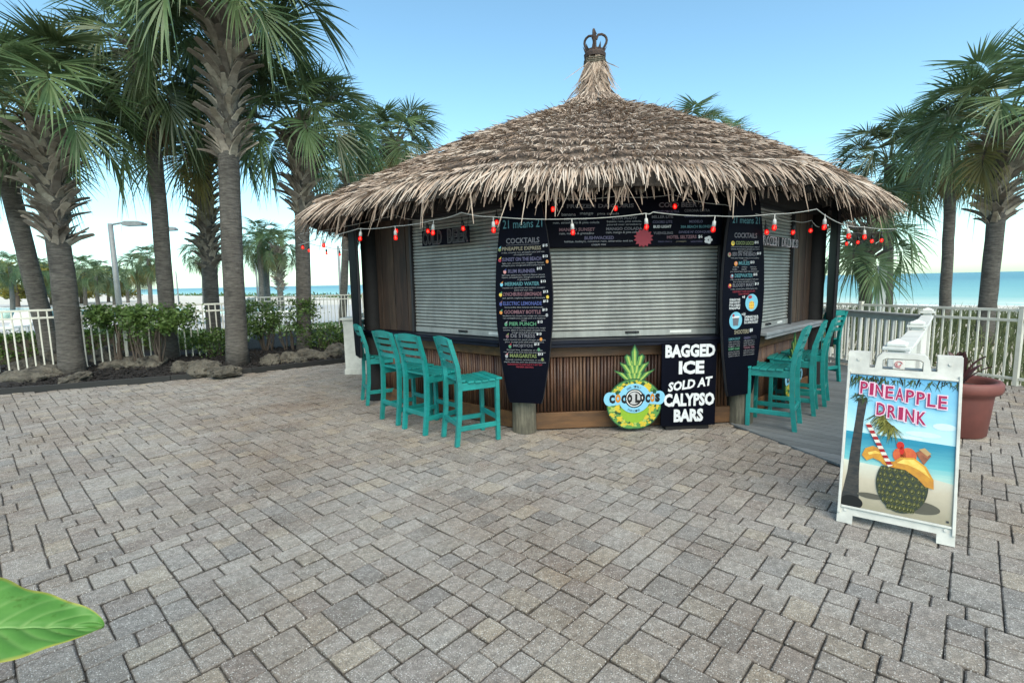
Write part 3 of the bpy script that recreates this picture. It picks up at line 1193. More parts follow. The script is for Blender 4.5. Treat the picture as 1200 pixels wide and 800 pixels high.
def ink(name, c, rough=0.5):
    if name not in INK:
        INK[name] = flat('print_' + name, c, rough)
    return INK[name]


COLS = dict(white=(0.62, 0.64, 0.66), grey=(0.12, 0.12, 0.14), violet=(0.085, 0.08, 0.15), teal=(0.06, 0.18, 0.21), sand=(0.20, 0.18, 0.13), green=(0.07, 0.21, 0.12),
            red=(0.30, 0.03, 0.05), blue=(0.05, 0.07, 0.22), rose=(0.16, 0.08, 0.10), olive=(0.15, 0.19, 0.07), pale=(0.27, 0.28, 0.30), orange=(0.55, 0.22, 0.05),
            yellow=(0.62, 0.45, 0.06), cyan=(0.15, 0.42, 0.55), pink=(0.55, 0.25, 0.25))


class Print:
    """flat print collected per colour, built as one part per colour"""

    def __init__(self, y0):
        self.m = {}
        self.y = y0

    def mb(self, c):
        return self.m.setdefault(c, MB())

    def text(self, s, c, x0, x1, z0, z1, bold=0.0, **k):
        put_text(self.mb(c), s, x0, x1, z0, z1, self.y, bold, **k)

    def poly(self, pts, c, dy=0.0):
        self.mb(c).poly(pts, self.y + dy)

    def build(self, parent, name='lettering'):
        for c, m_ in self.m.items():
            m_.build(name, ink(c, COLS[c]) if c in COLS else c_extra[c], parent, fix=False, kind='stuff')


c_extra = {}
BW = [(0.0, 0.165), (0.06, 0.185), (0.2, 0.21), (0.45, 0.25), (0.8, 0.285), (1.1, 0.295), (1.4, 0.28), (1.7, 0.245), (1.95, 0.2), (2.15, 0.14), (2.28, 0.06), (2.31, 0.0)]


def surfboard(name, label, pos, rz, group=None, z0=0.36, sc_=1.0, cat='menu board'):
    t = thing(name, label, cat, (pos.x, pos.y, z0), rz, group)
    out = [(h * sc_, z) for z, h in BW] + [(-h * sc_, z) for z, h in reversed(BW[:-1])]
    MB().prism(out, -0.018, 0.022).build('board', M['board_black'], t)
    rim = [(h * sc_ + 0.004, z) for z, h in BW] + [(-h * sc_ - 0.004, z) for z, h in reversed(BW[:-1])]
    MB().prism(rim, -0.012, 0.016).build('board_edge', M['board_edge'], t)
    return t


def post_frame(i, off):
    n = (FACES[i].n + FACES[i - 1].n).normalized()
    p = POST[i] - n * off
    return p, math.atan2(-n.x, n.y)


# left surfboard menu
p, rz = Vector((0.13, 5.08, 0)), -0.27
lb = surfboard('surfboard_menu', 'tall black surfboard cocktail menu on the left front post above teal stools', p, rz)
dY = p.y
zz = lambda y: AT(614, y, dY - 0.02).z - 0.36
pr = Print(-0.0195)
pr.text('21 means 21', 'teal', -0.20, 0.20, zz(267), zz(257), 0.0)
pr.text('COCKTAILS', 'grey', -0.17, 0.17, zz(285), zz(278.5), 0.02)
ITEMS = [(291.5, 'PINEAPPLE EXPRESS', 'sand', '15', ['vodka, coconut rum, pineapple juice and mix', 'of tropical nectar']), (304, 'SUNSET ON THE BEACH', 'violet', '13', ['light rum, coconut rum, raspberry liqueur', 'pineapple juice, orange juice and cranberry juice']),
         (318, 'RUM RUNNER', 'violet', '13', ['light rum, spiced rum, raspberry liqueur, banana', 'liqueur, pineapple juice, orange juice and splash', 'of grenadine']),
         (333, 'MERMAID WATER', 'teal', '13', ['coconut rum, spiced rum, blue curacao, pineapple', 'juice and sour mix']), (345, 'LYNCHBURG LEMONADE', 'rose', '13', ['jack daniels, raspberry liqueur and lemonade']),
         (356, 'ELECTRIC LEMONADE', 'blue', '13', ['berry vodka, blue curacao and lemonade']), (366, 'GOOMBAY BOTTLE', 'rose', '13', ['blackberry rum, banana rum, orange rum, coconut', 'rum, pineapple juice, orange juice and cranberry', 'juice']),
         (380, 'PIER PUNCH', 'green', '13', ['peach rum, strawberry rum, coconut rum, mango', 'coconut, splash of coconut, peach, pineapple juice,', 'orange juice and lemonade']),
         (394, 'DE STRESS', 'grey', '13', ['vodka, coconut rum, peach schnapps, pineapple', 'juice, orange juice and cranberry juice']), (406, 'MOJITOS', 'grey', '13', ['flavored: lime, strawberry, or mango', 'rum, simple syrup, fresh mint, lime and soda water']),
         (417.5, 'MARGARITAS', 'olive', '13', ['flavored: coconut, strawberry, or mango', 'tequila, triple sec, sour mix and fresh lime juice'])]
ICON = ['olive', 'red', 'pink', 'cyan', 'yellow', 'blue', 'orange', 'green', 'rose', 'green', 'pale']
for k, (yb, nm, cl, price, lines) in enumerate(ITEMS):
    hw = min(0.215, 0.0125 * len(nm) + 0.03)
    pr.text(nm, cl, -hw, hw - 0.03, zz(yb + 1.6), zz(yb - 2.8), 0.022)
    pr.text('$' + price, 'white', hw - 0.015, hw + 0.035, zz(yb - 1.2), zz(yb - 4.6), 0.02)
    for j, ln in enumerate(lines):
        hl = min(0.22, 0.0052 * len(ln))
        pr.text(ln, 'pale', -hl, hl, zz(yb + 5.2 + 2.7 * j), zz(yb + 3.2 + 2.7 * j))
    sx_ = -hw - 0.035
    pr.poly(disc(max(sx_, -0.24), zz(yb), 0.016, 0.02, 9), ICON[k])
    pr.poly([(max(sx_, -0.24) - 0.010, zz(yb) + 0.012), (max(sx_, -0.24) + 0.012, zz(yb) + 0.012), (max(sx_, -0.24) + 0.017, zz(yb) + 0.035)], ICON[(k + 3) % 11], -0.0006)
    if k in (1, 4, 6, 8, 9, 10):
        pr.poly(disc(hw + 0.03, zz(yb + 3.2), 0.014, 0.018, 9), ('orange', 'yellow', 'pale', 'orange', 'green', 'olive')[(1, 4, 6, 8, 9, 10).index(k)], -0.0006)
pr.text('PLEASE BE READY TO SHOW VALID ID TO ANY TEAM', 'red', -0.18, 0.18, zz(428), zz(426))
pr.text('MEMBER SERVING', 'red', -0.09, 0.09, zz(431), zz(429))
pr.poly([(-0.17, zz(286.9)), (0.17, zz(286.9)), (0.17, zz(286.5)), (-0.17, zz(286.5))], 'grey')
pr.build(lb)

# right surfboard menu
p, rz = Vector((2.405, 5.25, 0)), 0.42
rb = surfboard('surfboard_menu', 'tall black surfboard cocktail menu on the right front post beside the ice sign', p, rz)
dY = p.y
zz = lambda y: AT(868, y, dY - 0.02).z - 0.36
pr = Print(-0.0195)
pr.text('21 means 21', 'teal', -0.19, 0.19, zz(262), zz(254), 0.0)
pr.text('COCKTAILS', 'grey', -0.16, 0.16, zz(279), zz(273), 0.02)
ITEMS = [(285.5, 'COCO LOCO', 'olive', '15', ['coconut rum, dark rum, banana liqueur, cream of', 'coconut, banana liqueur, pineapple juice, and a', 'splash of lime juice'], 'yellow'), (298.5, 'SEX ON THE BEACH', 'grey', '13', ['vodka, peach schnapps, orange juice and cranberry', 'juice'], 'sand'),
         (309, 'MULES', 'teal', '13', ['moscow      mexican      kentucky', 'vodka        tequila        whiskey', 'your choice of liquor, ginger beer and lime juice'], 'orange'), (323.5, 'DEEPWATER', 'teal', '15', ['vodka, rum, gin, tequila and splash of lime juice', 'blue curacao and splash of soda'], 'rose'),
         (334.5, 'BLOODY MARY', 'grey', '13', ['vodka, tomato juice, pickled spice mix'], 'red')]
for k, (yb, nm, cl, price, lines, ic) in enumerate(ITEMS):
    hw = min(0.18, 0.0125 * len(nm) + 0.025)
    pr.text(nm, cl, -hw, hw - 0.02, zz(yb + 1.5), zz(yb - 2.8), 0.022)
    pr.text('$' + price, 'white', hw - 0.01, hw + 0.045, zz(yb + 0.2), zz(yb - 3.2), 0.02)
    for j, ln in enumerate(lines):
        hl = min(0.20, 0.0050 * len(ln))
        pr.text(ln, 'pale', -hl, hl, zz(yb + 5.0 + 2.6 * j), zz(yb + 3.1 + 2.6 * j))
    pr.poly(disc(-hw - 0.04, zz(yb), 0.024, 0.024, 10), ic)
    pr.poly(disc(-hw - 0.036, zz(yb) + 0.006, 0.012, 0.012, 8), ICON[k], -0.0006)
pr.text('PLEASE BE READY TO SHOW VALID ID TO ANY', 'red', -0.16, 0.16, zz(342.5), zz(340.5))
pr.text('TEAM MEMBER', 'red', -0.08, 0.08, zz(345.5), zz(343.5))
for j, s_ in enumerate(('UPGRADE YOUR', 'DRINK AND PUT', 'IT IN A FRESH', 'PINEAPPLE')):
    pr.text(s_, 'white', -0.20, -0.05, zz(352.0 + 3.3 * j), zz(349.4 + 3.3 * j), 0.02)
pr.text('+8', 'white', -0.025, 0.015, zz(349.5), zz(346.5), 0.02)
pr.poly(disc(0.115, zz(355), 0.09, 0.09, 28), 'cyan')
pr.poly(disc(0.115, zz(358), 0.04, 0.045, 14), 'yellow', -0.0006)
for q in range(9):
    pr.poly(disc(0.09 + 0.025 * (q % 3), zz(355 + 3.2 * (q // 3)), 0.010, 0.010, 6), 'orange', -0.0012)
pr.poly(disc(0.09, zz(348.3), 0.03, 0.018, 10), 'red', -0.0012)
pr.poly(disc(-0.105, zz(375), 0.09, 0.09, 28), 'cyan')
pr.poly([(-0.15, zz(372)), (-0.06, zz(372)), (-0.07, zz(381)), (-0.14, zz(381))], 'grey', -0.0006)
pr.poly([(-0.155, zz(370)), (-0.055, zz(370)), (-0.055, zz(372)), (-0.155, zz(372))], 'white', -0.0012)
pr.poly(disc(-0.14, zz(369), 0.016, 0.016, 8), 'red', -0.0018)
pr.text('+10', 'white', -0.025, 0.03, zz(370), zz(366.5), 0.02)
for j, s_ in enumerate(('UPGRADE YOUR', 'DRINK AND PUT IT', 'IN A SAND BUCKET')):
    pr.text(s_, 'white', 0.02, 0.22, zz(373.0 + 3.3 * j), zz(370.2 + 3.3 * j), 0.02)
pr.text('SHOOTERS', 'sand', -0.12, 0.09, zz(391), zz(386), 0.03)
pr.text('$8', 'white', 0.10, 0.145, zz(390), zz(385.5), 0.02)
for cx_, yb, nm, cl, lines in ((-0.115, 396.5, 'LEMON DROP', 'teal', ('vodka, lemon juice,', 'simple syrup and a', 'sugar rim')), (0.10, 396.5, 'GREEN TEA', 'violet', ('vodka, peach schnapps,', 'splash of sour mix', 'splash of lemonade')),
                               (-0.115, 408, 'GUMMY SHARK', 'green', ('coconut rum, melon', 'liqueur, pineapple and', 'a splash of cranberry')), (0.10, 408, 'TEXAS TEA', 'rose', ('vodka, peach schnapps', 'splash of cranberry', 'splash of pineapple'))):
    pr.text(nm, cl, cx_ - 0.08, cx_ + 0.08, zz(yb + 1.2), zz(yb - 1.8), 0.02)
    for j, ln in enumerate(lines):
        pr.text(ln, 'pale', cx_ - 0.08, cx_ + 0.08, zz(yb + 4.1 + 2.5 * j), zz(yb + 2.2 + 2.5 * j))
pr.build(rb)

# surfboards on the two side corners, seen edge on
p, rz = post_frame(2, 0.20)
surfboard('surfboard_menu', 'dark surfboard on the bar corner behind the right hand stools, seen edge on', p, rz, z0=0.62)
p, rz = post_frame(7, 0.20)
surfboard('surfboard_menu', 'dark surfboard on the bar corner behind the left hand stools, seen edge on', p, rz, z0=0.62)

# frozen drink menu over the middle shutter
x0, z0 = FRONT.px(641, 289.5, -0.06)
x1, _z = FRONT.px(845, 286, -0.06)
t = thing('menu_sign', 'wide dark menu panel of frozen daiquiris and cold beer over the middle shutter', 'menu sign', FRONT.W @ Vector((0, -0.06, 0)), FRONT.rz)
z0 = FRONT.px(743, 288.5, -0.06)[1]
MB().box(((x0 + x1) / 2, 0.0, z0 + 0.27), (x1 - x0, 0.02, 0.54), None, 0.003).build('panel', M['board_black'], t)
pr = Print(-0.0115)
wm = x1 - x0
fx = lambda px: x0 + wm * (px - 641) / 204.0
fz = lambda py: FRONT.px(743, py - 0.5, -0.07)[1]
pr.text('FROZEN DAIQUIRIS', 'grey', fx(664), fx(741), fz(244.5), fz(239), 0.03)
for s_, a, b_ in (('banana', 658, 674), ('mango', 679, 694), ('pina colada', 699, 724)):
    pr.text(s_, 'pale', fx(a), fx(b_), fz(252.5), fz(249))
pr.text('MIAMI VICE', 'grey', fx(661), fx(687), fz(258), fz(255), 0.02)
pr.text('rum, strawberry & pina colada', 'pale', fx(648), fx(701), fz(262.5), fz(259))
pr.text('LAVA FLOW', 'grey', fx(716), fx(745), fz(257.5), fz(254), 0.02)
pr.text('banana rum, pina colada,', 'pale', fx(710), fx(750), fz(261.5), fz(258.5))
pr.text('poured over strawberry', 'pale', fx(710), fx(750), fz(265), fz(262.2))
pr.text('MANGO SUNSET', 'rose', fx(655), fx(696), fz(270.5), fz(266.5), 0.03)
pr.text('rum, mango & grenadine', 'pale', fx(655), fx(695), fz(275), fz(271.6))
pr.text('MANGO COLADA', 'grey', fx(709), fx(751), fz(270), fz(266.5), 0.03)
pr.text('rum, mango & pina colada', 'pale', fx(709), fx(749), fz(274.5), fz(271))
pr.text('BUSHWACKED', 'violet', fx(684), fx(718), fz(280.5), fz(276.5), 0.03)
pr.text("kahlua, bailey's, coconut rum, amaretto and ice", 'pale', fx(661), fx(740), fz(284.2), fz(281.2))
pr.text('cream mix', 'pale', fx(692), fx(709), fz(287.5), fz(285))
pr.text('COLD BEER', 'grey', fx(770), fx(815), fz(244), fz(238), 0.03)
pr.text('$6', 'grey', fx(818), fx(823), fz(244.5), fz(241), 0.02)
for s_, a, b_, y_, c_ in (('MICHELOB ULTRA', 764, 794, 249, 'violet'), ('MILLER LITE', 762, 787, 255, 'grey'), ('COORS LITE', 763, 786, 261, 'violet'), ('BUD LIGHT', 764, 785, 266.5, 'white'), ('YUENGLING', 764, 787, 274, 'grey'),
                          ('CORONA EXTRA', 800, 830, 248, 'grey'), ('CORONA LIGHT', 800, 830, 254.5, 'violet'), ('MODELO', 806, 822, 261, 'violet'), ('30A BEACH BLONDE', 796, 833, 267, 'teal'), ("DIVIDE N' CONQUER", 794, 833, 273.5, 'violet')):
    pr.text(s_, c_, fx(a), fx(b_), fz(y_ + 1.6), fz(y_ - 1.6), 0.02)
pr.text('HOTEL SELTZERS', 'rose', fx(780), fx(815), fz(281), fz(277), 0.03)
pr.text('$6', 'white', fx(817), fx(822), fz(281), fz(277), 0.02)
for s_, a, b_, c_ in (('black cherry', 770, 786, 'violet'), ('pineapple', 791, 803, 'sand'), ('watermelon', 808, 822, 'violet')):
    pr.text(s_, c_, fx(a), fx(b_), fz(285.5), fz(283))
star = []
for k in range(28):
    a = math.pi * 2 * k / 28
    r_ = (0.078, 0.105)[k % 2]
    star.append((fx(752.5) + r_ * math.cos(a), fz(279.5) + r_ * 0.95 * math.sin(a)))
pr.poly(star, 'red', -0.001)
pr.text('$3', 'pale', fx(749), fx(756), fz(286), fz(282), 0.03)
pr.mb('pale')
for k in range(5):
    a = k * 2 * math.pi / 5
    pr.poly(disc(fx(829) + 0.025 * math.cos(a), fz(283) + 0.025 * math.sin(a), 0.022, 0.017, 8), 'white', -0.0006 - 0.0004 * k)
pr.build(t)

# bagged ice sign
x0, z_ = FRONT.px(775.5, 400, -0.17)
x1, z_ = FRONT.px(840, 400, -0.17)
zt, zb_ = FRONT.px(808, 401.5, -0.17)[1], FRONT.px(808, 498, -0.17)[1]
t = thing('ice_sign', 'black sign in white capitals about bagged ice leaning under the counter', 'sign', FRONT.W @ Vector(((x0 + x1) / 2, -0.17, zb_)), FRONT.rz)
w2, hh = (x1 - x0) / 2, zt - zb_
MB().box((0, 0, hh / 2), (w2 * 2, 0.018, hh), None, 0.003).build('panel', M['board_black'], t)
MB().box((0, 0.06, -zb_ / 2), (w2 * 1.6, 0.1, max(zb_, 0.02) * 0.98), None, 0.003).build('support_block', M['dark_wood'], t)
pr = Print(-0.0115)
iz = lambda py: hh * (498 - py) / 96.5
ix = lambda px: -w2 + 2 * w2 * (px - 775.5) / 64.5
pr.text('BAGGED', 'white', ix(779.5), ix(838), iz(418), iz(403), 0.05)
pr.text('ICE', 'white', ix(795.5), ix(825.5), iz(437.5), iz(422), 0.05)
pr.text('SOLD AT', 'white', ix(782.5), ix(836.5), iz(454.5), iz(443.5), 0.04, shear=0.25, rot=0.12)
pr.text('CALYPSO', 'white', ix(778.5), ix(838.5), iz(475), iz(459.5), 0.05)
pr.text('BARS', 'white', ix(790.5), ix(825.5), iz(493.5), iz(478), 0.05)
pr.build(t)

# pineapple cut-out signs
c_extra['leafdark'] = flat('print_leafdark', (0.015, 0.07, 0.03))
c_extra['leafmid'] = flat('print_leafmid', (0.09, 0.24, 0.06))
c_extra['leaflight'] = flat('print_leaflight', (0.34, 0.44, 0.10))
c_extra['lime'] = flat('print_lime', (0.22, 0.38, 0.03))
c_extra['gold'] = flat('print_gold', (0.55, 0.42, 0.04))
c_extra['sky'] = flat('print_sky', (0.20, 0.48, 0.66))
c_extra['black'] = flat('print_black', (0.008, 0.008, 0.009))
c_extra['amber'] = flat('print_amber', (0.50, 0.20, 0.02))
c_extra['silver'] = flat('print_silver', (0.42, 0.42, 0.43))
c_extra['paper'] = flat('print_paper', (0.75, 0.75, 0.74))


def pineapple_sign(label, W_, pos, rz, sz):
    """pos = foot; sz = height"""
    t = thing('pineapple_sign', label, 'sign', W_ @ pos, rz)
    k = sz / 100.0
    X = lambda v: v * k
    body = [(X(a), X(b)) for a, b in [(32 * math.cos(q * math.pi / 16), 30 + 30 * math.sin(q * math.pi / 16)) for q in range(32)]]
    body = [(x, max(z, X(1.0))) for x, z in body]
    MB().prism(body, -0.009, 0.009).build('panel', c_extra['leafdark'], t)
    lv = MB()
    g = random.Random(3)
    leaves = []
    for tier, (zb0, n, ln, spread) in enumerate(((56, 5, 26, 24), (66, 4, 24, 17), (75, 3, 24, 9))):
        for j in range(n):
            u = (j / (n - 1) * 2 - 1)
            leaves.append((u * 5, zb0, u * spread, zb0 + ln * (0.55 + 0.45 * (1 - abs(u))), tier))
    pr = Print(-0.0095)
    for q, (bx, bz, tx, tz, tier) in enumerate(leaves):
        dy = -0.0004 * q
        mx, mz = (bx * 1.2 + tx) / 2, (bz + tz) / 2 + 3
        poly = [(X(bx - 4), X(bz)), (X(mx - 4.6), X(mz)), (X(tx), X(tz)), (X(mx + 4.6), X(mz)), (X(bx + 4), X(bz))]
        lv.prism(poly, -0.006 + dy, 0.006 + dy)
        pr.poly([(X(bx - 2.8), X(bz)), (X(mx - 3.2), X(mz)), (X(tx * .96), X(bz + (tz - bz) * .9)), (X(mx + 2.4), X(mz)), (X(bx + 2.2), X(bz))], 'leafmid', -0.0002 + dy + 0.0024)
        pr.poly([(X(bx - 0.8), X(bz)), (X(mx - 1.0), X(mz)), (X(tx * .92), X(bz + (tz - bz) * .82)), (X(mx + 0.9), X(mz)), (X(bx + 1.2), X(bz))], 'leaflight', -0.0006 + dy + 0.0024)
    lv.build('leaf_crown', c_extra['leafdark'], t)
    pr.poly([(x * .97, X(30) + (z - X(30)) * .96) for x, z in body], 'leafmid')
    pr.poly([(X(a), X(b)) for a, b in disc(0, 23, 17, 15, 22)], 'lime', -0.0006)
    for q in range(430):
        a, r_ = g.uniform(0, 6.28), g.uniform(0.50, 0.95)
        cx_, cz_ = 31 * r_ * math.cos(a), 30 + 29 * r_ * math.sin(a)
        if cz_ < 8 and abs(cx_) > 20 or cz_ < 5 or (cx_ / 17) ** 2 + ((cz_ - 23) / 15) ** 2 < 1:
            continue
        w_ = g.uniform(1.0, 2.3)
        an = g.uniform(0, 3.1)
        pr.poly([(X(cx_ + w_ * math.cos(an + b_) * (1.5 if b_ % 3.1416 < 0.1 else 1)), X(cz_ + w_ * math.sin(an + b_))) for b_ in (0, 1.57, 3.1416, 4.71)], ('gold', 'gold', 'leaflight', 'gold', 'leafdark')[q % 5], -0.0009 - 0.000004 * q)
    # blue badge
    bz_ = 37
    band = [(X(a), X(b)) for a, b in ([(-20, bz_ - 7), (-29, bz_ - 8)] + disc(-29, bz_, 6.5, 8, 9, -math.pi / 2 - 0.1, -3 * math.pi / 2 + 0.1) + [(-29, bz_ + 8), (-20, bz_ + 7)] + disc(0, bz_, 18.5, 17.0, 13, 2.75, 0.39) +
            [(20, bz_ + 7), (29, bz_ + 8)] + disc(29, bz_, 6.5, 8, 9, math.pi / 2 - 0.1, -math.pi / 2 + 0.1) + [(29, bz_ - 8), (20, bz_ - 7)] + disc(0, bz_, 18.5, 17.0, 13, -0.39, -2.75))]
    MB().prism(band, -0.016, -0.012).build('badge', c_extra['sky'], t)
    p2 = Print(-0.0165)
    p2.poly([(X(a), X(b)) for a, b in disc(0, bz_, 11, 11, 24)], 'black')
    p2.poly([(X(a), X(b)) for a, b in disc(0, bz_, 9.6, 9.6, 24)], 'paper', -0.0004)
    p2.poly([(X(a), X(b)) for a, b in disc(0, bz_, 8.6, 8.6, 24)], 'black', -0.0008)
    p2.poly([(X(a), X(b)) for a, b in disc(-0.5, bz_ + 0.3, 7.2, 7.2, 22)], 'silver', -0.0012)
    for q, (ch, xa, xb) in enumerate((('C', -31.5, -24.3), ('O', -24, -17), ('C', -16.6, -9.8), ('O', -9.5, -2.8), ('L', 0.8, 6.4), ('O', 6.8, 13.2), ('C', 13.5, 19.4), ('O', 19.6, 25.2), ('S', 25.5, 31.8))):
        dz = (0, 0.5, -0.5, 0)[q % 4]
        put_text(p2.mb('amber' if q in (1, 7) else 'black'), ch, X(xa * .93), X(xb * .93), X(bz_ - 5 + dz), X(bz_ + 5.2 + dz), -0.0182, 0.085)
    for xa in (-20, 23):
        p2.poly([(X(xa - 1.6), X(bz_ + 5)), (X(xa + 1.6), X(bz_ + 5)), (X(xa + 2.4), X(bz_ + 8)), (X(xa), X(bz_ + 10)), (X(xa - 2.4), X(bz_ + 8))], 'leafdark', -0.001)
    for s_, rr_, a0, sg in (('FEEL TIMELY', 13.6, 2.2, -1), ('PARADISE', 14.6, -2.05, 1)):
        for q, ch in enumerate(s_):
            if ch == ' ':
                continue
            a = a0 + sg * q * (1.25 / len(s_)) * (1.0 if sg < 0 else 0.8)
            cx_, cz_ = X(rr_ * math.cos(a)), X(bz_ + rr_ * math.sin(a))
            put_text(p2.mb('black'), ch, cx_ - X(.9), cx_ + X(.9), cz_ - X(1.2), cz_ + X(1.2), -0.0168, 0.0, rot=(a - math.pi / 2 if sg < 0 else a + math.pi / 2))
    p2.build(t, 'lettering')
    pr.build(t, 'painted_rind')
    return t


xc, _z = FRONT.px(743, 450, -0.16)
zt, zb_ = FRONT.px(743, 402, -0.16)[1], FRONT.px(743, 503, -0.16)[1]
pineapple_sign('painted pineapple cut-out with blue badge under the middle counter', FRONT.W, Vector((xc, -0.165, max(zb_, 0.01))), FRONT.rz, zt - zb_)
xc, _z = RIGHT.px(918, 450, -0.1)
pineapple_sign('painted pineapple cut-out behind the teal stools on the grey deck', RIGHT.W, Vector((xc, -0.20, 0.08)), RIGHT.rz, 0.86)

# hanging open-letter signs
c_extra['glowrim'] = flat('print_glowrim', (0.50, 0.42, 0.45))  # pale pinkish letter outline
c_extra['dimrim'] = flat('print_dimrim', (0.05, 0.045, 0.05))


def hung_sign(name, label, f, pxs, s_, rim, off):
    (xa, ya), (xb, yb) = pxs
    x0, zt = f.px(xa, ya, off)
    x1, zb_ = f.px(xb, yb, off)
    t = thing(name, label, 'sign', f.W @ Vector(((x0 + x1) / 2, off, zb_)), f.rz)
    w_, h_ = x1 - x0, zt - zb_
    MB().box((0, 0, h_ / 2), (w_, 0.012, h_), None, 0.003).build('backing', M['board_black'], t)
    p2 = Print(-0.0075)
    n = len(s_)
    cwid = w_ * 0.97 / n
    for q, ch in enumerate(s_):
        xa_ = -w_ * 0.485 + q * cwid
        if ch == ' ':
            continue
        put_text(p2.mb(rim), ch, xa_ + cwid * .02, xa_ + cwid * .98, h_ * .04, h_ * .96, -0.0075, 0.06)
        put_text(p2.mb('black'), ch, xa_ + cwid * .16, xa_ + cwid * .84, h_ * .12, h_ * .88, -0.0085, 0.03)
    p2.build(t)
    for sx_ in (-.47, .47):
        MB().tube([(w_ * sx_, 0.0, h_), (w_ * sx_, 0.03, h_ + 0.22)], 0.004, 5).build('hanger', M['dark_metal'], t)
    return t


hung_sign('cold_beer_sign', 'small dark cold beer sign hung before the left shutter', LEFT, ((494.5, 271), (550.5, 284)), 'COLD BEER', 'dimrim', -0.10)
hung_sign('frozen_drinks_sign', 'dark frozen drinks sign with pale outlined letters before the right shutter', RIGHT, ((889, 275), (935, 291)), 'FROZEN DRINKS', 'glowrim', -0.10)

# ================================================================== STRING LIGHTS
sl = thing('string_lights', 'white cord of red party bulbs strung under the thatch rim', 'string lights', (1.4, 8.3, 2.3))
O = Vector((1.4, 8.3, 2.3))


def cord(pts, r=0.0045, sag=0.0):
    out = []
    for a, b_ in zip(pts, pts[1:]):
        for k in range(6):
            u = k / 6
            p = a.lerp(b_, u)
            out.append(p + Vector((0, 0, -sag * 4 * u * (1 - u))) - O)
    out.append(pts[-1] - O)
    MB().tube(out, r, 6).build('cord', M['cord'], sl, smooth=True)


sock_w = MB().lathe([(0.0, 0.0), (0.005, 0.0), (0.006, -0.055), (0.018, -0.06), (0.021, -0.08), (0.023, -0.125), (0.0, -0.125)], 12).mesh('socket', M['socket_w'], True)
sock_d = MB().lathe([(0.0, 0.0), (0.005, 0.0), (0.006, -0.055), (0.018, -0.06), (0.021, -0.08), (0.023, -0.125), (0.0, -0.125)], 12).mesh('socket', M['dark_metal'], True)
bulb_me = MB().lathe([(0.017, 0.0), (0.024, -0.015), (0.0285, -0.035), (0.027, -0.052), (0.019, -0.067), (0.0, -0.073)], 14).mesh('bulb', M['bulb'], True)
fil_me = MB().lathe([(0.0, -0.012), (0.010, -0.03), (0.011, -0.05), (0.0, -0.06)], 8).mesh('glow', M['filament'], True)


def light_at(p, dark=False, s=1.0):
    so = inst('socket', sock_d if dark else sock_w, sl, p - O, (rnd.uniform(-.12, .12), rnd.uniform(-.12, .12), 0), s * 0.78)
    bu = inst('bulb', bulb_me, so, (0, 0, -0.122))
    inst('filament', fil_me, so, (0, 0, -0.122))
    return so


ol = [AT(350, 287, 6.75), AT(372, 279, 6.5), AT(420, 268, 5.95), AT(463, 265, 5.55), AT(508, 258, 5.2), AT(541, 249, 4.9), AT(578, 254, 4.8), AT(670, 256.5, 4.75), AT(757, 250, 4.75), AT(765, 248.5, 4.75), AT(838, 253, 4.78), AT(903, 251, 4.8), AT(957, 245, 4.9), AT(985, 262, 5.3), AT(1012, 266, 5.75), AT(1050, 268, 6.4)]
cord(ol, sag=0.012)
for x, y, Y in ((378, 276, 6.4), (423, 267, 5.92), (463, 265, 5.55), (508, 258, 5.2), (578, 254, 4.8), (670, 256.5, 4.75), (757, 250, 4.75), (838, 253, 4.78), (908, 251, 4.8), (967, 251, 5.0), (993, 263, 5.4), (1013, 265, 5.8)):
    light_at(AT(x, y, Y), False)
il = [AT(352, 274, 7.4), AT(463, 252, 6.1), AT(498, 258, 5.85), AT(541, 250, 5.55), AT(583, 246, 5.3), AT(648, 232, 5.1), AT(722, 230, 5.1), AT(788, 228, 5.15), AT(850, 240, 5.2), AT(909, 254, 5.35), AT(930, 259, 5.7), AT(951, 258, 6.1), AT(960, 266, 6.4)]
cord(il, 0.004, 0.02)
for x, y, Y in ((463, 258, 5.9), (500, 258, 5.85), (541, 254, 5.55), (582, 246, 5.3), (648, 230, 5.1), (722, 229, 5.1), (790, 227, 5.15), (897, 258, 5.3), (930, 259, 5.7), (951, 258, 6.1)):
    light_at(AT(x, y, Y), True)
bl_ = [AT(350, 278, 8.6), AT(357, 283, 8.8), AT(382, 289, 9.6), AT(398, 291, 10.2), AT(413, 293, 10.9)]
cord(bl_, 0.006, 0.02)
for x, y, Y in ((354, 280, 7.6), (362, 285, 8.9), (382, 289, 9.6), (398, 291, 10.2), (413, 293, 10.9)):
    light_at(AT(x, y, Y), True)
br_ = [AT(985, 268, 8.0), AT(1005, 273, 7.6), AT(1032, 272, 7.0), AT(1050, 268, 6.4)]
cord(br_, 0.006, 0.02)
for x, y, Y in ((992, 276, 7.9), (1006, 274, 7.6), (1022, 272, 7.2), (1033, 271, 7.0)):
    light_at(AT(x, y, Y), True)

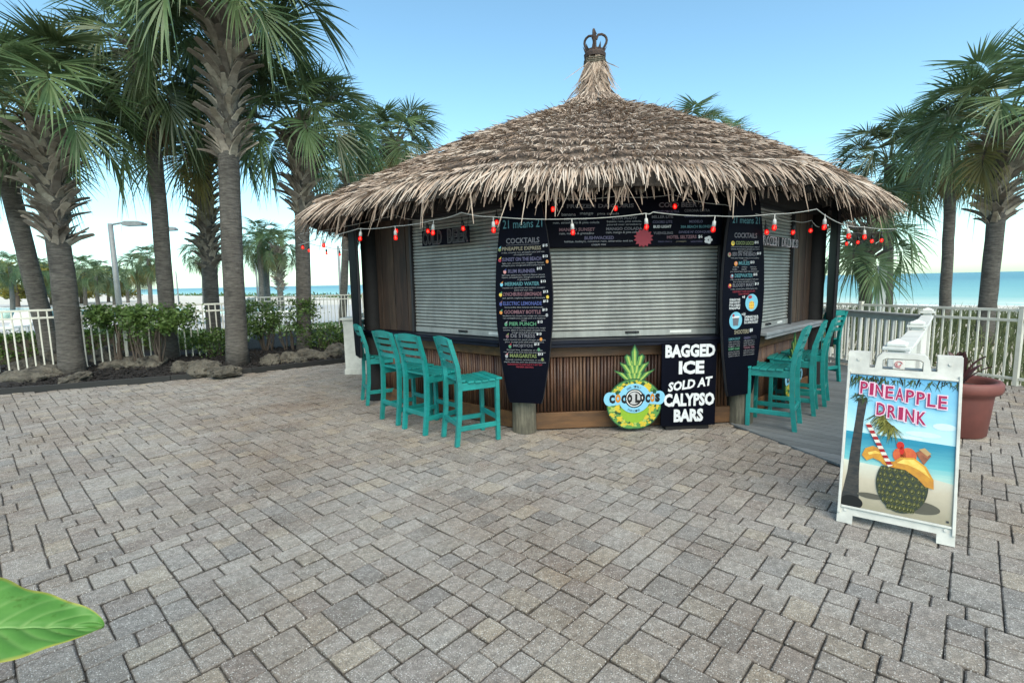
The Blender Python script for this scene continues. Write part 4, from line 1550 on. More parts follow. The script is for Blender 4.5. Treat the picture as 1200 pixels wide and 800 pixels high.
# ================================================================== BAR STOOLS
def make_stool(label):
    t = thing('bar_stool', label, 'bar stool', (0, 0, 0), 0, 'teal slatted bar stools around the bar')
    hw, m_ = 0.19, M['teal']
    for s in (-1, 1):
        MB().box((s * hw, 0.20, 0.315), (0.042, 0.042, 0.63), None, 0.004).build('leg', m_, t)
        pts = [(-0.25, 0.0), (-0.215, 0.3), (-0.205, 0.6), (-0.225, 0.8), (-0.30, 1.06)]
        mb = MB()
        q = [(y - 0.022, z) for y, z in pts] + [(y + 0.022, z) for y, z in reversed(pts)]
        mb.add([(s * hw + d, y, z) for d in (-0.02, 0.02) for y, z in q], [tuple(range(10)), tuple(range(19, 9, -1))] + [(i, (i + 1) % 10, 10 + (i + 1) % 10, 10 + i) for i in range(10)])
        mb.build('back_post', m_, t)
        MB().box((s * hw, -0.005, 0.585), (0.026, 0.40, 0.075), None, 0.004).build('seat_rail', m_, t)
        MB().box((s * hw, -0.01, 0.17), (0.026, 0.41, 0.05), None, 0.004).build('stretcher', m_, t)
    MB().box((0, 0.20, 0.585), (0.36, 0.026, 0.075), None, 0.004).build('seat_rail', m_, t)
    MB().box((0, 0.20, 0.235), (0.36, 0.026, 0.05), None, 0.004).build('stretcher', m_, t)
    MB().box((0, -0.225, 0.215), (0.36, 0.026, 0.05), None, 0.004).build('stretcher', m_, t)
    for k in range(6):
        y = 0.215 - k * 0.076
        z = 0.635 - 0.012 * math.sin(math.pi * k / 5) + 0.004 * (k == 5)
        MB().box((0, y, z), (0.44 if k < 5 else 0.36, 0.068, 0.022), None, 0.005).build('seat_slat', m_, t)
    for k, (z, h) in enumerate(((0.79, 0.048), (0.872, 0.048), (0.952, 0.046), (1.032, 0.064))):
        yb = -0.225 - (z - 0.8) * 0.29
        mb = MB()
        n = 6
        for j in range(n + 1):
            u = j / n * 2 - 1
            bow = -0.016 * (1 - u * u)
            top = h / 2 + (0.016 * (1 - u * u) if k == 3 else 0.0)
            mb.v += [(u * 0.172, yb + bow - 0.011, z - h / 2), (u * 0.172, yb + bow + 0.011, z - h / 2), (u * 0.172, yb + bow + 0.007, z + top), (u * 0.172, yb + bow - 0.015, z + top)]
        for j in range(n):
            for q in range(4):
                mb.f.append((4 * j + q, 4 * j + (q + 1) % 4, 4 * j + 4 + (q + 1) % 4, 4 * j + 4 + q))
        mb.f += [(0, 1, 2, 3), (4 * n, 4 * n + 1, 4 * n + 2, 4 * n + 3)]
        mb.mi = [0] * len(mb.f)
        mb.build('back_slat', m_, t)
    return t


stool = make_stool('teal bar stool nearest the left surfboard menu, side turned to the pavement')
spots = [((-0.64, 4.97), (0.885, 0.465), None),
         ((-1.07, 5.33), (0.69, 0.72), 'second teal bar stool from the left surfboard menu, slatted back to us'),
         ((-1.44, 5.75), (0.74, 0.67), 'third teal bar stool from the left surfboard menu, half behind the second'),
         ((-2.02, 6.75), (0.90, 0.44), 'fourth teal bar stool on the left, standing by the white pedestal'),
         ((-2.16, 7.55), (1.0, 0.05), 'farthest teal bar stool on the left, mostly hidden behind the fourth'),
         ((2.99, 5.18), (-0.80, 0.60), 'teal bar stool right beside the right surfboard menu on the deck'),
         ((3.52, 5.75), (-0.82, 0.57), 'second teal bar stool on the grey deck, tucked behind the first'),
         ((3.90, 6.15), (-0.80, 0.60), 'third teal bar stool on the grey deck, its back edge showing past the second'),
         ((4.72, 7.38), (-0.35, 0.94), 'teal bar stool by the white railing newel, back turned to us'),
         ((4.86, 8.15), (-1.0, 0.1), 'farthest teal bar stool on the deck, only its back slats visible')]
for k, (bp, fc, lab) in enumerate(spots):
    o = stool if k == 0 else copy_tree(stool)
    f_ = Vector(fc).normalized()
    c_ = Vector(bp) + f_ * 0.24
    o.location = (c_.x, c_.y, 0.012 if k > 4 else 0.002)
    o.rotation_euler = (0, 0, math.atan2(f_.y, f_.x) - math.pi / 2)
    if lab:
        o['label'] = lab

# ================================================================== SANDWICH BOARD
BLp, BRp = G(980, 610), G(1119, 641)
dd = (BRp - BLp)
SW = dd.length
SH = 1.13
t = thing('sandwich_board', 'white plastic sandwich board with a pineapple drink beach poster', 'sandwich board', (BLp + BRp) / 2, math.atan2(dd.y, dd.x))
LEAN = 0.34
Tf = Matrix.Rotation(-math.atan2(LEAN, SH), 4, 'X')
h2 = SW / 2
fr_pts_outer = [(-h2, 0.0), (-h2 + 0.085, 0.0), (-h2 + 0.085, 0.055), (h2 - 0.085, 0.055), (h2 - 0.085, 0.0), (h2, 0.0), (h2, SH), (h2 - 0.12, SH), (h2 - 0.12, SH - 0.10),
                (0.145, SH - 0.10), (0.135, SH - 0.03), (0.11, SH), (-0.11, SH), (-0.135, SH - 0.03), (-0.145, SH - 0.10), (-h2 + 0.12, SH - 0.10), (-h2 + 0.12, SH), (-h2, SH)]


def panel_shell(T):
    """moulded frame: outline with the handle hole bridged"""
    hole = [(-0.105, SH - 0.105), (0.105, SH - 0.105), (0.105, SH - 0.045), (0.085, SH - 0.032), (-0.085, SH - 0.032), (-0.105, SH - 0.045)]
    bm = bmesh.new()
    outs = [bm.verts.new((x, 0, z)) for x, z in fr_pts_outer]
    ins = [bm.verts.new((x, 0, z)) for x, z in hole]
    ed = [bm.edges.new((outs[i], outs[(i + 1) % len(outs)])) for i in range(len(outs))] + [bm.edges.new((ins[i], ins[(i + 1) % len(ins)])) for i in range(len(ins))]
    bmesh.ops.triangle_fill(bm, use_beauty=True, edges=ed)
    r = bmesh.ops.extrude_face_region(bm, geom=list(bm.faces))
    for v in r['geom']:
        if isinstance(v, bmesh.types.BMVert):
            v.co.y += 0.035
    bm.verts.index_update()
    mb = MB().add([v.co.copy() for v in bm.verts], [tuple(v.index for v in f.verts) for f in bm.faces], T)
    bm.free()
    return mb


Tb = Matrix.Translation((0, 2 * LEAN + 0.04, 0)) @ Matrix.Rotation(math.atan2(LEAN, SH), 4, 'X')
pn = panel_shell(Tf).build('front_panel', M['plastic'], t)
panel_shell(Tb @ Matrix.Translation((0, -0.035, 0))).build('rear_panel', M['plastic'], t)
# raised rim round the poster
PX0, PX1, PZ0, PZ1 = -h2 + 0.018, h2 - 0.018, 0.115, SH - 0.155
for a, b_ in (((-h2 + .009, 0.06), (-h2 + .009, SH - .12)), ((h2 - .009, 0.06), (h2 - .009, SH - .12))):
    MB().beam((a[0], -0.008, a[1]), (b_[0], -0.008, b_[1]), 0.016, 0.014, (0, 1, 0), 0.002, Tf).build('poster_rim', M['plastic'], t)
for z in (PZ0 - 0.009, PZ1 + 0.009):
    MB().beam((-h2 + .02, -0.007, z), (h2 - .02, -0.007, z), 0.014, 0.014, (0, 1, 0), 0.002, Tf).build('poster_rim', M['plastic'], t)
for x, z in ((-h2 + .045, .085), (h2 - .045, .085), (-h2 + .06, SH - .05), (h2 - .06, SH - .05)):
    MB().tube([Tf @ Vector((x, 0.0, z)), Tf @ Vector((x, -0.007, z))], 0.010, 10).build('screw', M['plastic'], t)
# maker's swirl on the handle
sw = MB()
for k, (r_, a0, a1) in enumerate(((0.020, 0.3, 5.2), (0.011, 2.2, 6.6))):
    arc = [(-0.02 + r_ * math.cos(a0 + (a1 - a0) * j / 12), -0.0015, SH - 0.07 + r_ * math.sin(a0 + (a1 - a0) * j / 12)) for j in range(13)]
    sw.tube([Tf @ Vector(p) for p in arc], 0.0025, 5)
MB().box((-0.02, 0.016, SH - 0.07), (0.062, 0.028, 0.06), Tf, 0.003).build('handle_tab', M['plastic'], t)
sw.build('emblem', flat('print_emblem', (0.5, 0.12, 0.13)), t)

# --- poster print
def grad_mat(name, stops, axis='Z', lo=0.0, hi=1.0, nz=None):
    mt, nt, b, out = new_mat(name)
    tc = nt.nodes.new('ShaderNodeTexCoord')
    sx = nt.nodes.new('ShaderNodeSeparateXYZ')
    nt.links.new(tc.outputs['Object'], sx.inputs[0])
    mr = nt.nodes.new('ShaderNodeMapRange')
    mr.inputs['From Min'].default_value = lo
    mr.inputs['From Max'].default_value = hi
    nt.links.new(sx.outputs[axis], mr.inputs['Value'])
    v = mr.outputs[0]
    if nz:
        v = mathn(nt, 'ADD', v, mathn(nt, 'MULTIPLY', mathn(nt, 'SUBTRACT', noise(nt, nz[0], 5, 0.65, 'Object', nz[2]), 0.5), nz[1]))
    rr = ramp(nt, stops)
    nt.links.new(v, rr.inputs[0])
    nt.links.new(rr.outputs[0], b.inputs['Base Color'])
    b.inputs['Roughness'].default_value = 0.38
    return mt


PW, PH = PX1 - PX0, PZ1 - PZ0
P = lambda u, v: (PX0 + PW * u, PZ0 + PH * (1 - v))          # u right, v down, 0..1
zat = lambda v: PZ0 + PH * (1 - v)
poster = MB().poly([P(0, 1), P(1, 1), P(1, 0), P(0, 0)], -0.0015, Tf).build('poster', grad_mat('poster_sky', [(0, (0.424, 0.633, 0.679)), (0.45, (0.204, 0.477, 0.633)), (1, (0.080, 0.314, 0.542))], 'Z', zat(0.46), zat(0.0), (6, 0.5, (1, 1, 2.5))), t)
lay = [-0.0016]


def pp(name, polys, mt, conv=True):
    lay[0] -= 0.00035
    mb = MB()
    for q in polys:
        mb.poly([P(*c) for c in q], lay[0], Tf)
    return mb.build(name, mt, poster, fix=False, kind='stuff' if len(polys) > 1 else None)


E_ = lambda cu, cv, ru, rv, n=22, a0=0.0, a1=2 * math.pi: [(cu + ru * math.cos(a0 + (a1 - a0) * k / n), cv + rv * math.sin(a0 + (a1 - a0) * k / n)) for k in range(n if abs(a1 - a0) > 6.2 else n + 1)]
pp('poster_sea', [[(0, .73), (1, .73), (1, .455), (0, .44)]], grad_mat('poster_sea', [(0, (0.373, 0.542, 0.477)), (0.3, (0.108, 0.393, 0.434)), (0.8, (0.008, 0.187, 0.295)), (1, (0.012, 0.239, 0.353))], 'Z', zat(0.73), zat(0.45), (14, 0.35, (0.4, 1, 5))))
pp('poster_sand', [[(0, 1), (1, 1), (1, .72), (.8, .70), (.5, .68), (0, .66)]], grad_mat('poster_sand', [(0, (0.276, 0.239, 0.162)), (0.6, (0.455, 0.393, 0.295)), (1, (0.542, 0.542, 0.455))], 'Z', zat(1.0), zat(0.68), (25, 0.3, None)))
pp('poster_cloud', [E_(.72, .40, .16, .02), E_(.90, .33, .10, .025), E_(.62, .435, .10, .012)], flat('print_cloud', (0.542, 0.679, 0.727)))
# palm trunk and leaves
g = random.Random(21)
bark = mat('print_bark', (0.045, 0.033, 0.024), (0.006, 0.005, 0.004), 22, 0.4, 0.0, (1, 1, 3))
trunk_l = [(.10, .18), (.085, .35), (.06, .55), (.04, .75), (.0, .93), (.0, 1.0)]
trunk_r = [(.17, .93), (.155, .75), (.155, .55), (.165, .35), (.19, .18)]
pp('poster_trunk', [trunk_l + [(.19, .97)] + trunk_r], bark)
lf = [[], [], []]
for k in range(150):
    side = k % 3
    if side == 0:
        a, b_ = (g.uniform(0.0, .35), g.uniform(-.0, .03)), None
        ang, ln = g.uniform(0.5, 2.2), g.uniform(.08, .17)
    elif side == 1:
        a = (g.uniform(.3, 1.0), g.uniform(0, .03))
        ang, ln = g.uniform(0.6, 2.4), g.uniform(.05, .13)
    else:
        a = (.12 + g.uniform(-.05, .06), .17 + g.uniform(-.03, .03))
        ang, ln = g.uniform(-.4, 3.5), g.uniform(.05, .12)
    e = (min(1, max(0, a[0] + math.cos(ang) * ln)), max(0, a[1] + math.sin(ang) * ln * .7))
    w_ = .007
    lf[g.randrange(3)].append([(max(0, a[0] - w_), a[1]), e, (min(1, a[0] + w_), a[1] + .004)])
for q, c_ in zip(lf, ((0.002, 0.008, 0.004), (0.012, 0.029, 0.008), (0.048, 0.080, 0.012))):
    pp('poster_leaf', q, flat('print_palm', c_))
lf = [[], [], []]
for k in range(170):
    u = g.random()
    a = (.32 + .13 * u, .26 + .10 * math.sin(u * 1.6))
    ang, ln = g.uniform(0.55, 2.6), g.uniform(.10, .22)
    e = (a[0] + math.cos(ang) * ln, a[1] + math.sin(ang) * ln * .75)
    lf[k % 3].append([(a[0] - .006, a[1]), e, (a[0] + .006, a[1] + .003)])
for q, c_ in zip(lf, ((0.008, 0.021, 0.005), (0.060, 0.080, 0.012), (0.221, 0.213, 0.042))):
    pp('poster_leaf', q, flat('print_palm', c_))
# shadow printed in the poster photograph, cup, fruit and straw
pp('poster_shade', [E_(.70, .915, .20, .045), E_(.28, .90, .13, .02)], flat('print_shade', (0.087, 0.080, 0.060)))
pp('poster_trunk_foot', [E_(.10, .97, .11, .05)], flat('print_foot', (0.005, 0.004, 0.003)))
pp('poster_slice', [E_(.60, .565, .075, .055), E_(.52, .57, .06, .05)], mat('print_flower', (0.587, 0.123, 0.017), (0.45, 0.05, 0.01), 18, 0.38, 0))
pp('poster_slice', [E_(.525, .50, .035, .028), E_(.54, .535, .022, .03)], flat('print_umbrella', (0.498, 0.017, 0.008)))
pp('poster_glass', [[(.66, .535), (.735, .505), (.80, .545), (.74, .615)]], mat('print_glass', (0.30, 0.09, 0.03), (0.06, 0.02, 0.01), 26, 0.38, 0))
pp('poster_glass', [[(.69, .51), (.74, .495), (.80, .53), (.765, .55)]], flat('print_rimglass', (0.424, 0.276, 0.123)))
cup = E_(.555, .78, .235, .20, 30, -0.62, math.pi + 0.62)
pp('poster_cup', [cup], mat('print_rind', (0.029, 0.034, 0.008), (0.005, 0.008, 0.002), 40, 0.4, 0.0))
sc1, sc2, sc3 = [], [], []
for r_ in range(7):
    for k in range(9):
        u0 = -0.9 + k * 0.225 + (r_ % 2) * 0.11
        v = .685 + r_ * .044
        half = .235 * math.sqrt(max(0, 1 - ((v - .78) / .20) ** 2))
        if abs(u0) > 0.98 or half < .05:
            continue
        cu = .555 + half * math.sin(u0 * 1.35) * .98
        fw = .030 * max(.25, math.cos(u0 * 1.3))
        sc1.append([(cu - fw, v), (cu, v - .022), (cu + fw, v), (cu, v + .022)])
        sc2.append([(cu - fw * .55, v + .004), (cu, v - .006), (cu + fw * .55, v + .004), (cu, v + .014)])
        sc3.append([(cu - fw * .15, v - .012), (cu + fw * .1, v + .002), (cu - fw * .4, v + .005)])
pp('poster_scale', sc1, flat('print_scale', (0.080, 0.080, 0.014)))
pp('poster_scale', sc2, flat('print_eye', (0.014, 0.021, 0.005)))
pp('poster_scale', sc3, flat('print_tip', (0.276, 0.257, 0.108)))
yl, yl2 = mat('print_mango', (0.610, 0.295, 0.008), (0.42, 0.17, 0.01), 14, 0.38, 0), mat('print_mango_light', (0.78, 0.56, 0.12), (0.62, 0.36, 0.03), 22, 0.38, 0)
pp('poster_cup_rim', [E_(.56, .645, .20, .025)], flat('print_juice', (0.498, 0.187, 0.012)))
pp('poster_slice', [[(.17, .61), (.20, .555), (.27, .53), (.36, .55), (.43, .62), (.41, .66), (.34, .635), (.28, .62), (.22, .645)]], yl)
pp('poster_slice', [[(.225, .585), (.30, .562), (.36, .58), (.30, .585), (.24, .60)]], yl2)
pp('poster_slice', [[(.46, .63), (.53, .585), (.65, .575), (.76, .625), (.83, .71), (.835, .775), (.76, .765), (.69, .715), (.58, .67), (.48, .66)]], yl)
pp('poster_slice', [[(.50, .628), (.56, .595), (.65, .588), (.74, .632), (.80, .70), (.70, .655), (.60, .63)]], yl2)
s0, s1 = (.205, .365), (.445, .66)
ax_ = (s1[0] - s0[0], s1[1] - s0[1])
wv_ = (.020, -.008)
pp('poster_straw', [[(s0[0] - wv_[0], s0[1] - wv_[1]), (s0[0] + wv_[0], s0[1] + wv_[1]), (s1[0] + wv_[0], s1[1] + wv_[1]), (s1[0] - wv_[0], s1[1] - wv_[1])]], flat('print_straw', (0.633, 0.587, 0.520)))
st_ = []
for k in range(7):
    a, b_ = k / 7 + .02, k / 7 + .09
    q = lambda u, s_: (s0[0] + ax_[0] * u + wv_[0] * s_, s0[1] + ax_[1] * u + wv_[1] * s_)
    st_.append([q(a, -1), q(a + .035, 1), q(b_ + .035, 1), q(b_, -1)])
pp('poster_straw', st_, flat('print_red', (0.295, 0.005, 0.008)))
# title
lay[0] -= 0.0005
tm, tw_ = MB(), MB()


def title(s_, u0, u1, vt, vb, slope):
    n = len(s_)
    wids = [0.55 if c == 'I' else 1.0 for c in s_]
    tot = sum(wids)
    u = u0
    for c, w_ in zip(s_, wids):
        cw_ = (u1 - u0) * w_ / tot
        dv = slope * ((u + cw_ / 2 - u0) / (u1 - u0))
        xa, za = P(u + cw_ * .08, vb + dv)
        xb, zb2 = P(u + cw_ * .92, vt + dv)
        put_text(tw_, c, xa - .004, xb + .004, za - .004, zb2 + .004, lay[0], 0.055, T=Tf)
        put_text(tm, c, xa + .002, xb - .002, za + .003, zb2 - .003, lay[0] - 0.0006, 0.02, T=Tf)
        u += cw_


title('PINEAPPLE', .10, .92, .045, .145, .065)
title('DRINK', .27, .75, .195, .295, .045)
tw_.build('title_outline', flat('print_title_outline', (0.679, 0.498, 0.587)), poster, fix=False)
tm.build('title_lettering', flat('print_title', (0.323, 0.010, 0.073)), poster, fix=False)
MB().add([Tf @ Vector((PX1 - .02 + a, -0.006, PZ0 + .02 + b_)) for a, b_ in ((-.006, -.006), (.006, -.006), (.006, .006), (-.006, .006))], [(0, 1, 2, 3)]).build('poster_pin', M['dark_metal'], t)

# ================================================================== FLOWER POT AND PLANT
pp_ = G(1119, 507)
t = thing('flower_pot', 'round terracotta flower pot behind the sandwich board', 'flower pot', pp_)
MB().lathe([(0.0, 0.0), (0.215, 0.0), (0.235, 0.02), (0.265, 0.38), (0.27, 0.42), (0.315, 0.44), (0.33, 0.47), (0.33, 0.53), (0.31, 0.555), (0.275, 0.55), (0.262, 0.52), (0.25, 0.47)], 40).build('pot', M['terracotta'], t, smooth=True)
MB().lathe([(0.262, 0.475), (0.15, 0.49), (0.0, 0.50)], 24).build('soil', M['soil'], t, smooth=True)
t = thing('bromeliad', 'maroon spiky bromeliad growing in the terracotta pot', 'plant', pp_ + Vector((0, 0, 0.48)))
bl = []
for v in range(4):
    mb = MB()
    n = 7
    for k in range(n + 1):
        u = k / n
        r_ = 0.02 + 0.24 * u
        z = 0.36 * u - 0.16 * u * u
        wd = 0.034 * (1 - u) ** 0.5 * (0.6 + 0.8 * min(1, u * 3)) + 0.001
        mb.v += [(r_, -wd, z + 0.012), (r_, 0, z), (r_, wd, z + 0.012)]
    for k in range(n):
        for q in (0, 1):
            mb.f.append((3 * k + q, 3 * k + q + 1, 3 * k + q + 4, 3 * k + q + 3))
    mb.mi = [0] * len(mb.f)
    bl.append(mb.mesh('leaf', M['maroon_leaf'], True))
g = random.Random(8)
for k in range(26):
    inst('leaf', bl[k % 4], t, (0, 0, 0), (0, -g.uniform(-0.1, 0.85) if k > 8 else -g.uniform(0.5, 1.0), k * 2.399 + g.uniform(-.2, .2)), g.uniform(0.75, 1.15))
# ================================================================== RAILINGS AND FENCES
def newel(mb, p, h, s=0.10):
    mb.box((p.x, p.y, h / 2), (s, s, h), None, 0.006)
    mb.box((p.x, p.y, h + 0.012), (s + 0.07, s + 0.07, 0.024), None, 0.004)
    mb.box((p.x, p.y, h + 0.040), (s + 0.03, s + 0.03, 0.034), None, 0.010)
    mb.add([(p.x + a * s * .5, p.y + b_ * s * .5, h + 0.056) for a, b_ in ((-1, -1), (1, -1), (1, 1), (-1, 1))] + [(p.x, p.y, h + 0.085)], [(0, 1, 4), (1, 2, 4), (2, 3, 4), (3, 0, 4)])


def railing(name, label, pts, caps, cap_mats, h=1.0):
    root = thing(name, label, 'railing', (pts[0].x, pts[0].y, 0))
    o0 = Vector((pts[0].x, pts[0].y, 0))
    bal = MB().box((0, 0, (h - 0.06 + 0.10) / 2), (0.036, 0.036, h - 0.16), None, 0.004).mesh('baluster', M['white'])
    for p in pts:
        mb = MB()
        newel(mb, Vector((0, 0, 0)), h + 0.03)
        o = mb.build('newel', M['white'], root)
        o.location = p - o0
        if len(pts) > 1:
            d = pts[1] - pts[0]
            o.rotation_euler = (0, 0, math.atan2(d.y, d.x))
    for i in range(len(pts) - 1):
        a, b_ = pts[i] - o0, pts[i + 1] - o0
        d = (b_ - a).normalized()
        a2, b2 = a + d * 0.055, b_ - d * 0.055
        z = Vector((0, 0, 1))
        MB().beam(a2 + z * (h - 0.018), b2 + z * (h - 0.018), 0.14, 0.036, ch=0.005).build('rail_cap', cap_mats[i], root)
        MB().beam(a2 + z * (h - 0.075), b2 + z * (h - 0.075), 0.04, 0.075, ch=0.004).build('top_rail', M['white'], root)
        MB().beam(a2 + z * 0.10, b2 + z * 0.10, 0.05, 0.06, ch=0.004).build('bottom_rail', M['white'], root)
        L = (b2 - a2).length
        n = max(1, int(L / 0.125))
        for k in range(1, n):
            inst('baluster', bal, root, a2 + d * (L * k / n), (0, 0, math.atan2(d.y, d.x)))
    return root


railing('deck_railing', 'white deck railing with grey cap running from the sandwich board round the deck',
        [Vector((2.92, 3.78, 0)), Vector((4.34, 5.36, 0)), Vector((5.98, 7.22, 0)), Vector((5.80, 9.15, 0)), Vector((4.5, 11.0, 0))], None, [M['white'], M['white'], M['grey_rail'], M['grey_rail']])


def bar_fence(name, label, pts, h, z0=0.0):
    root = thing(name, label, 'fence', (pts[0].x, pts[0].y, z0))
    o0 = Vector((pts[0].x, pts[0].y, 0))
    pk = MB().box((0, 0, h / 2 + 0.01), (0.024, 0.024, h - 0.06), None, 0.003).mesh('picket', M['fence'])
    pst = MB().box((0, 0, h / 2 + 0.01), (0.055, 0.055, h + 0.02), None, 0.004).box((0, 0, h + 0.03), (0.066, 0.066, 0.02), None, 0.004).mesh('post', M['fence'])
    z = Vector((0, 0, 1))
    for i in range(len(pts) - 1):
        a, b_ = pts[i] - o0, pts[i + 1] - o0
        L = (b_ - a).length
        d = (b_ - a) / L
        npan = max(1, round(L / 1.85))
        for q in range(npan):
            p0, p1 = a + d * (L * q / npan), a + d * (L * (q + 1) / npan)
            if i == 0 or q or True:
                inst('post', pst, root, p0, (0, 0, math.atan2(d.y, d.x)))
            e0, e1 = p0 + d * 0.028, p1 - d * 0.028
            for zz_ in (h - 0.02, h - 0.16, 0.10):
                MB().beam(e0 + z * zz_, e1 + z * zz_, 0.034, 0.038, ch=0.003).build('rail', M['fence'], root)
            n = round((e1 - e0).length / 0.118)
            for k in range(1, n):
                inst('picket', pk, root, e0.lerp(e1, k / n), (0, 0, math.atan2(d.y, d.x)))
    inst('post', pst, root, pts[-1] - o0)
    return root


bar_fence('picket_fence', 'cream metal bar fence along the dune grass on the right', [Vector((8.9, 1.9, 0)), Vector((7.07, 6.95, 0)), Vector((6.3, 9.06, 0)), Vector((5.35, 11.7, 0))], 1.08)
bar_fence('picket_fence', 'cream metal bar fence behind the palm trunks on the left', [Vector((-11.6, 6.9, 0)), Vector((-9.3, 9.0, 0)), Vector((-6.2, 11.1, 0)), Vector((-8.5, 16.8, 0)), Vector((-5.4, 18.4, 0)), Vector((-2.0, 19.0, 0))], 1.25, 0.02)

# white pedestal wall with counter slab, left of the bar
t = thing('serving_pedestal', 'white boxed pedestal with a brown slab top left of the bar', 'pedestal', (-2.78, 9.15, 0))
MB().box((0, 0, 0.49), (0.44, 0.44, 0.98), None, 0.008).box((0, 0, 0.05), (0.47, 0.47, 0.10), None, 0.006).build('pedestal_post', M['plastic'], t)
MB().box((0.0, 0, 1.0), (0.52, 0.52, 0.04), None, 0.006).build('top_slab', M['plastic'], t)
MB().box((0.95, 0.1, 0.995), (1.38, 0.42, 0.045), None, 0.006).build('counter_slab', M['grey_rail'], t)
MB().box((0.95, 0.1, 0.90), (1.36, 0.05, 0.07), None, 0.004).build('slab_rail', M['white'], t)
bal = MB().box((0, 0, 0.47), (0.036, 0.036, 0.82), None, 0.004).mesh('baluster', M['white'])
for k in range(10):
    inst('baluster', bal, t, (0.32 + k * 0.125, 0.1, 0))
MB().box((0.95, 0.1, 0.06), (1.36, 0.05, 0.06), None, 0.004).build('bottom_rail', M['white'], t)
t = thing('napkin_box', 'small white box standing on the pedestal left of the bar', 'box', (-2.78, 9.15, 1.02))
MB().box((0, 0, 0.03), (0.16, 0.12, 0.06), None, 0.008).build('box', M['white'], t)
MB().box((0, 0, 0.067), (0.17, 0.13, 0.012), None, 0.004).build('lid', M['plastic'], t)

# ================================================================== PALMS
def frond_mesh(elev, seed, mt, droop=0.35, nl=27, fanr=0.86, pet=0.82, name='frond'):
    g = random.Random(seed)
    mb = MB()
    # petiole
    pts, p, a = [], Vector((0, 0, 0)), R(elev)
    n = 6
    for k in range(n + 1):
        pts.append(p.copy())
        a -= R(24 if elev > -20 else 8) / n
        p = p + Vector((math.cos(a), 0, math.sin(a))) * (pet / n)
    mb.cur = 1
    mb.tube(pts, [0.022 - 0.012 * k / n for k in range(n + 1)], 4, cap=False)
    mb.cur = 0
    # arching rib and leaflets
    o = pts[-1]
    rib, ra = [], a
    p = o.copy()
    for k in range(9):
        rib.append((p.copy(), ra))
        ra -= R(9 if elev > -40 else 4)
        p = p + Vector((math.cos(ra), 0, math.sin(ra))) * 0.06
    S = Vector((0, 1, 0))
    for i in range(-nl, nl + 1):
        f = i / nl
        kf = (1 - abs(f)) ** 1.2 * 8
        k = min(7, int(kf))
        bp = rib[k][0].lerp(rib[k + 1][0], kf - k)
        ta = rib[k][1] + (rib[k + 1][1] - rib[k][1]) * (kf - k)
        T_ = Vector((math.cos(ta), 0, math.sin(ta)))
        N_ = Vector((-math.sin(ta), 0, math.cos(ta)))
        ph = R(122) * f + g.uniform(-.03, .03)
        d = (T_ * math.cos(ph) + S * math.sin(ph) + N_ * (0.30 * abs(math.sin(ph)) + g.uniform(-.07, .07))).normalized()
        side = d.cross(N_).normalized()
        tilt = (0.5 if i % 2 else -0.5) + g.uniform(-.2, .2)
        nn = side.cross(d)
        side = side * math.cos(tilt) + nn * math.sin(tilt)
        ln = fanr * (1.0 - 0.32 * f * f) * g.uniform(0.86, 1.08)
        dr = droop * g.uniform(0.5, 1.7) * (2.6 if g.random() < .22 else 1)
        prev = None
        vs = []
        for u, wd in ((0.03, 0.008), (0.32, 0.021), (0.60, 0.0135), (0.82, 0.007), (1.0, 0.001)):
            q = bp + d * (ln * u) - Vector((0, 0, 1)) * (dr * ln * max(0, u - 0.25) ** 2 * 1.3)
            if dr > 0.5 and u > .7:
                q -= d * (ln * (u - .7) * 0.35)
            vs += [q - side * wd, q + side * wd]
        mb.add(vs, [(2 * j, 2 * j + 1, 2 * j + 3, 2 * j + 2) for j in range(4)])
    return mb.mesh(name, [mt, M['petiole'] if mt is M['frond'] else mt], fix=False)


FR = {}
for e, dr in ((82, .06), (60, .10), (38, .16), (12, .24), (-15, .32), (-42, .36), (-66, .3)):
    FR[e] = [frond_mesh(e, 100 + e + 7 * q, M['frond'], dr) for q in range(3)]
FR['old'] = [frond_mesh(-30, 301, M['frond_old_sunlit'], .5), frond_mesh(-55, 302, M['frond_old_sunlit'], .4)]
FR['dead'] = [frond_mesh(-70, 401, M['frond_dead'], .4), frond_mesh(-78, 402, M['frond_dead'], .3)]
boot_mes = []
for q in range(4):
    mb = MB()
    g = random.Random(q)
    n = 4
    for k in range(n + 1):
        u = k / n
        wd = 0.075 - 0.035 * u + (0.006 if k % 2 else 0)
        x = 0.30 * u * (0.35 + 0.5 * u) + 0.0
        z = 0.34 * u
        th_ = 0.016 - 0.006 * u
        sk = g.uniform(-.02, .02) * u
        mb.v += [(x - th_, -wd + sk, z), (x - th_, wd + sk, z), (x + th_, wd * .8 + sk, z + .012), (x + th_, -wd * .8 + sk, z + .012)]
    for k in range(n):
        for j in range(4):
            mb.f.append((4 * k + j, 4 * k + (j + 1) % 4, 4 * k + 4 + (j + 1) % 4, 4 * k + 4 + j))
    mb.f.append((4 * n, 4 * n + 1, 4 * n + 2, 4 * n + 3))
    mb.mi = [0] * len(mb.f)
    boot_mes.append(mb.mesh('leaf_base', M['boot']))


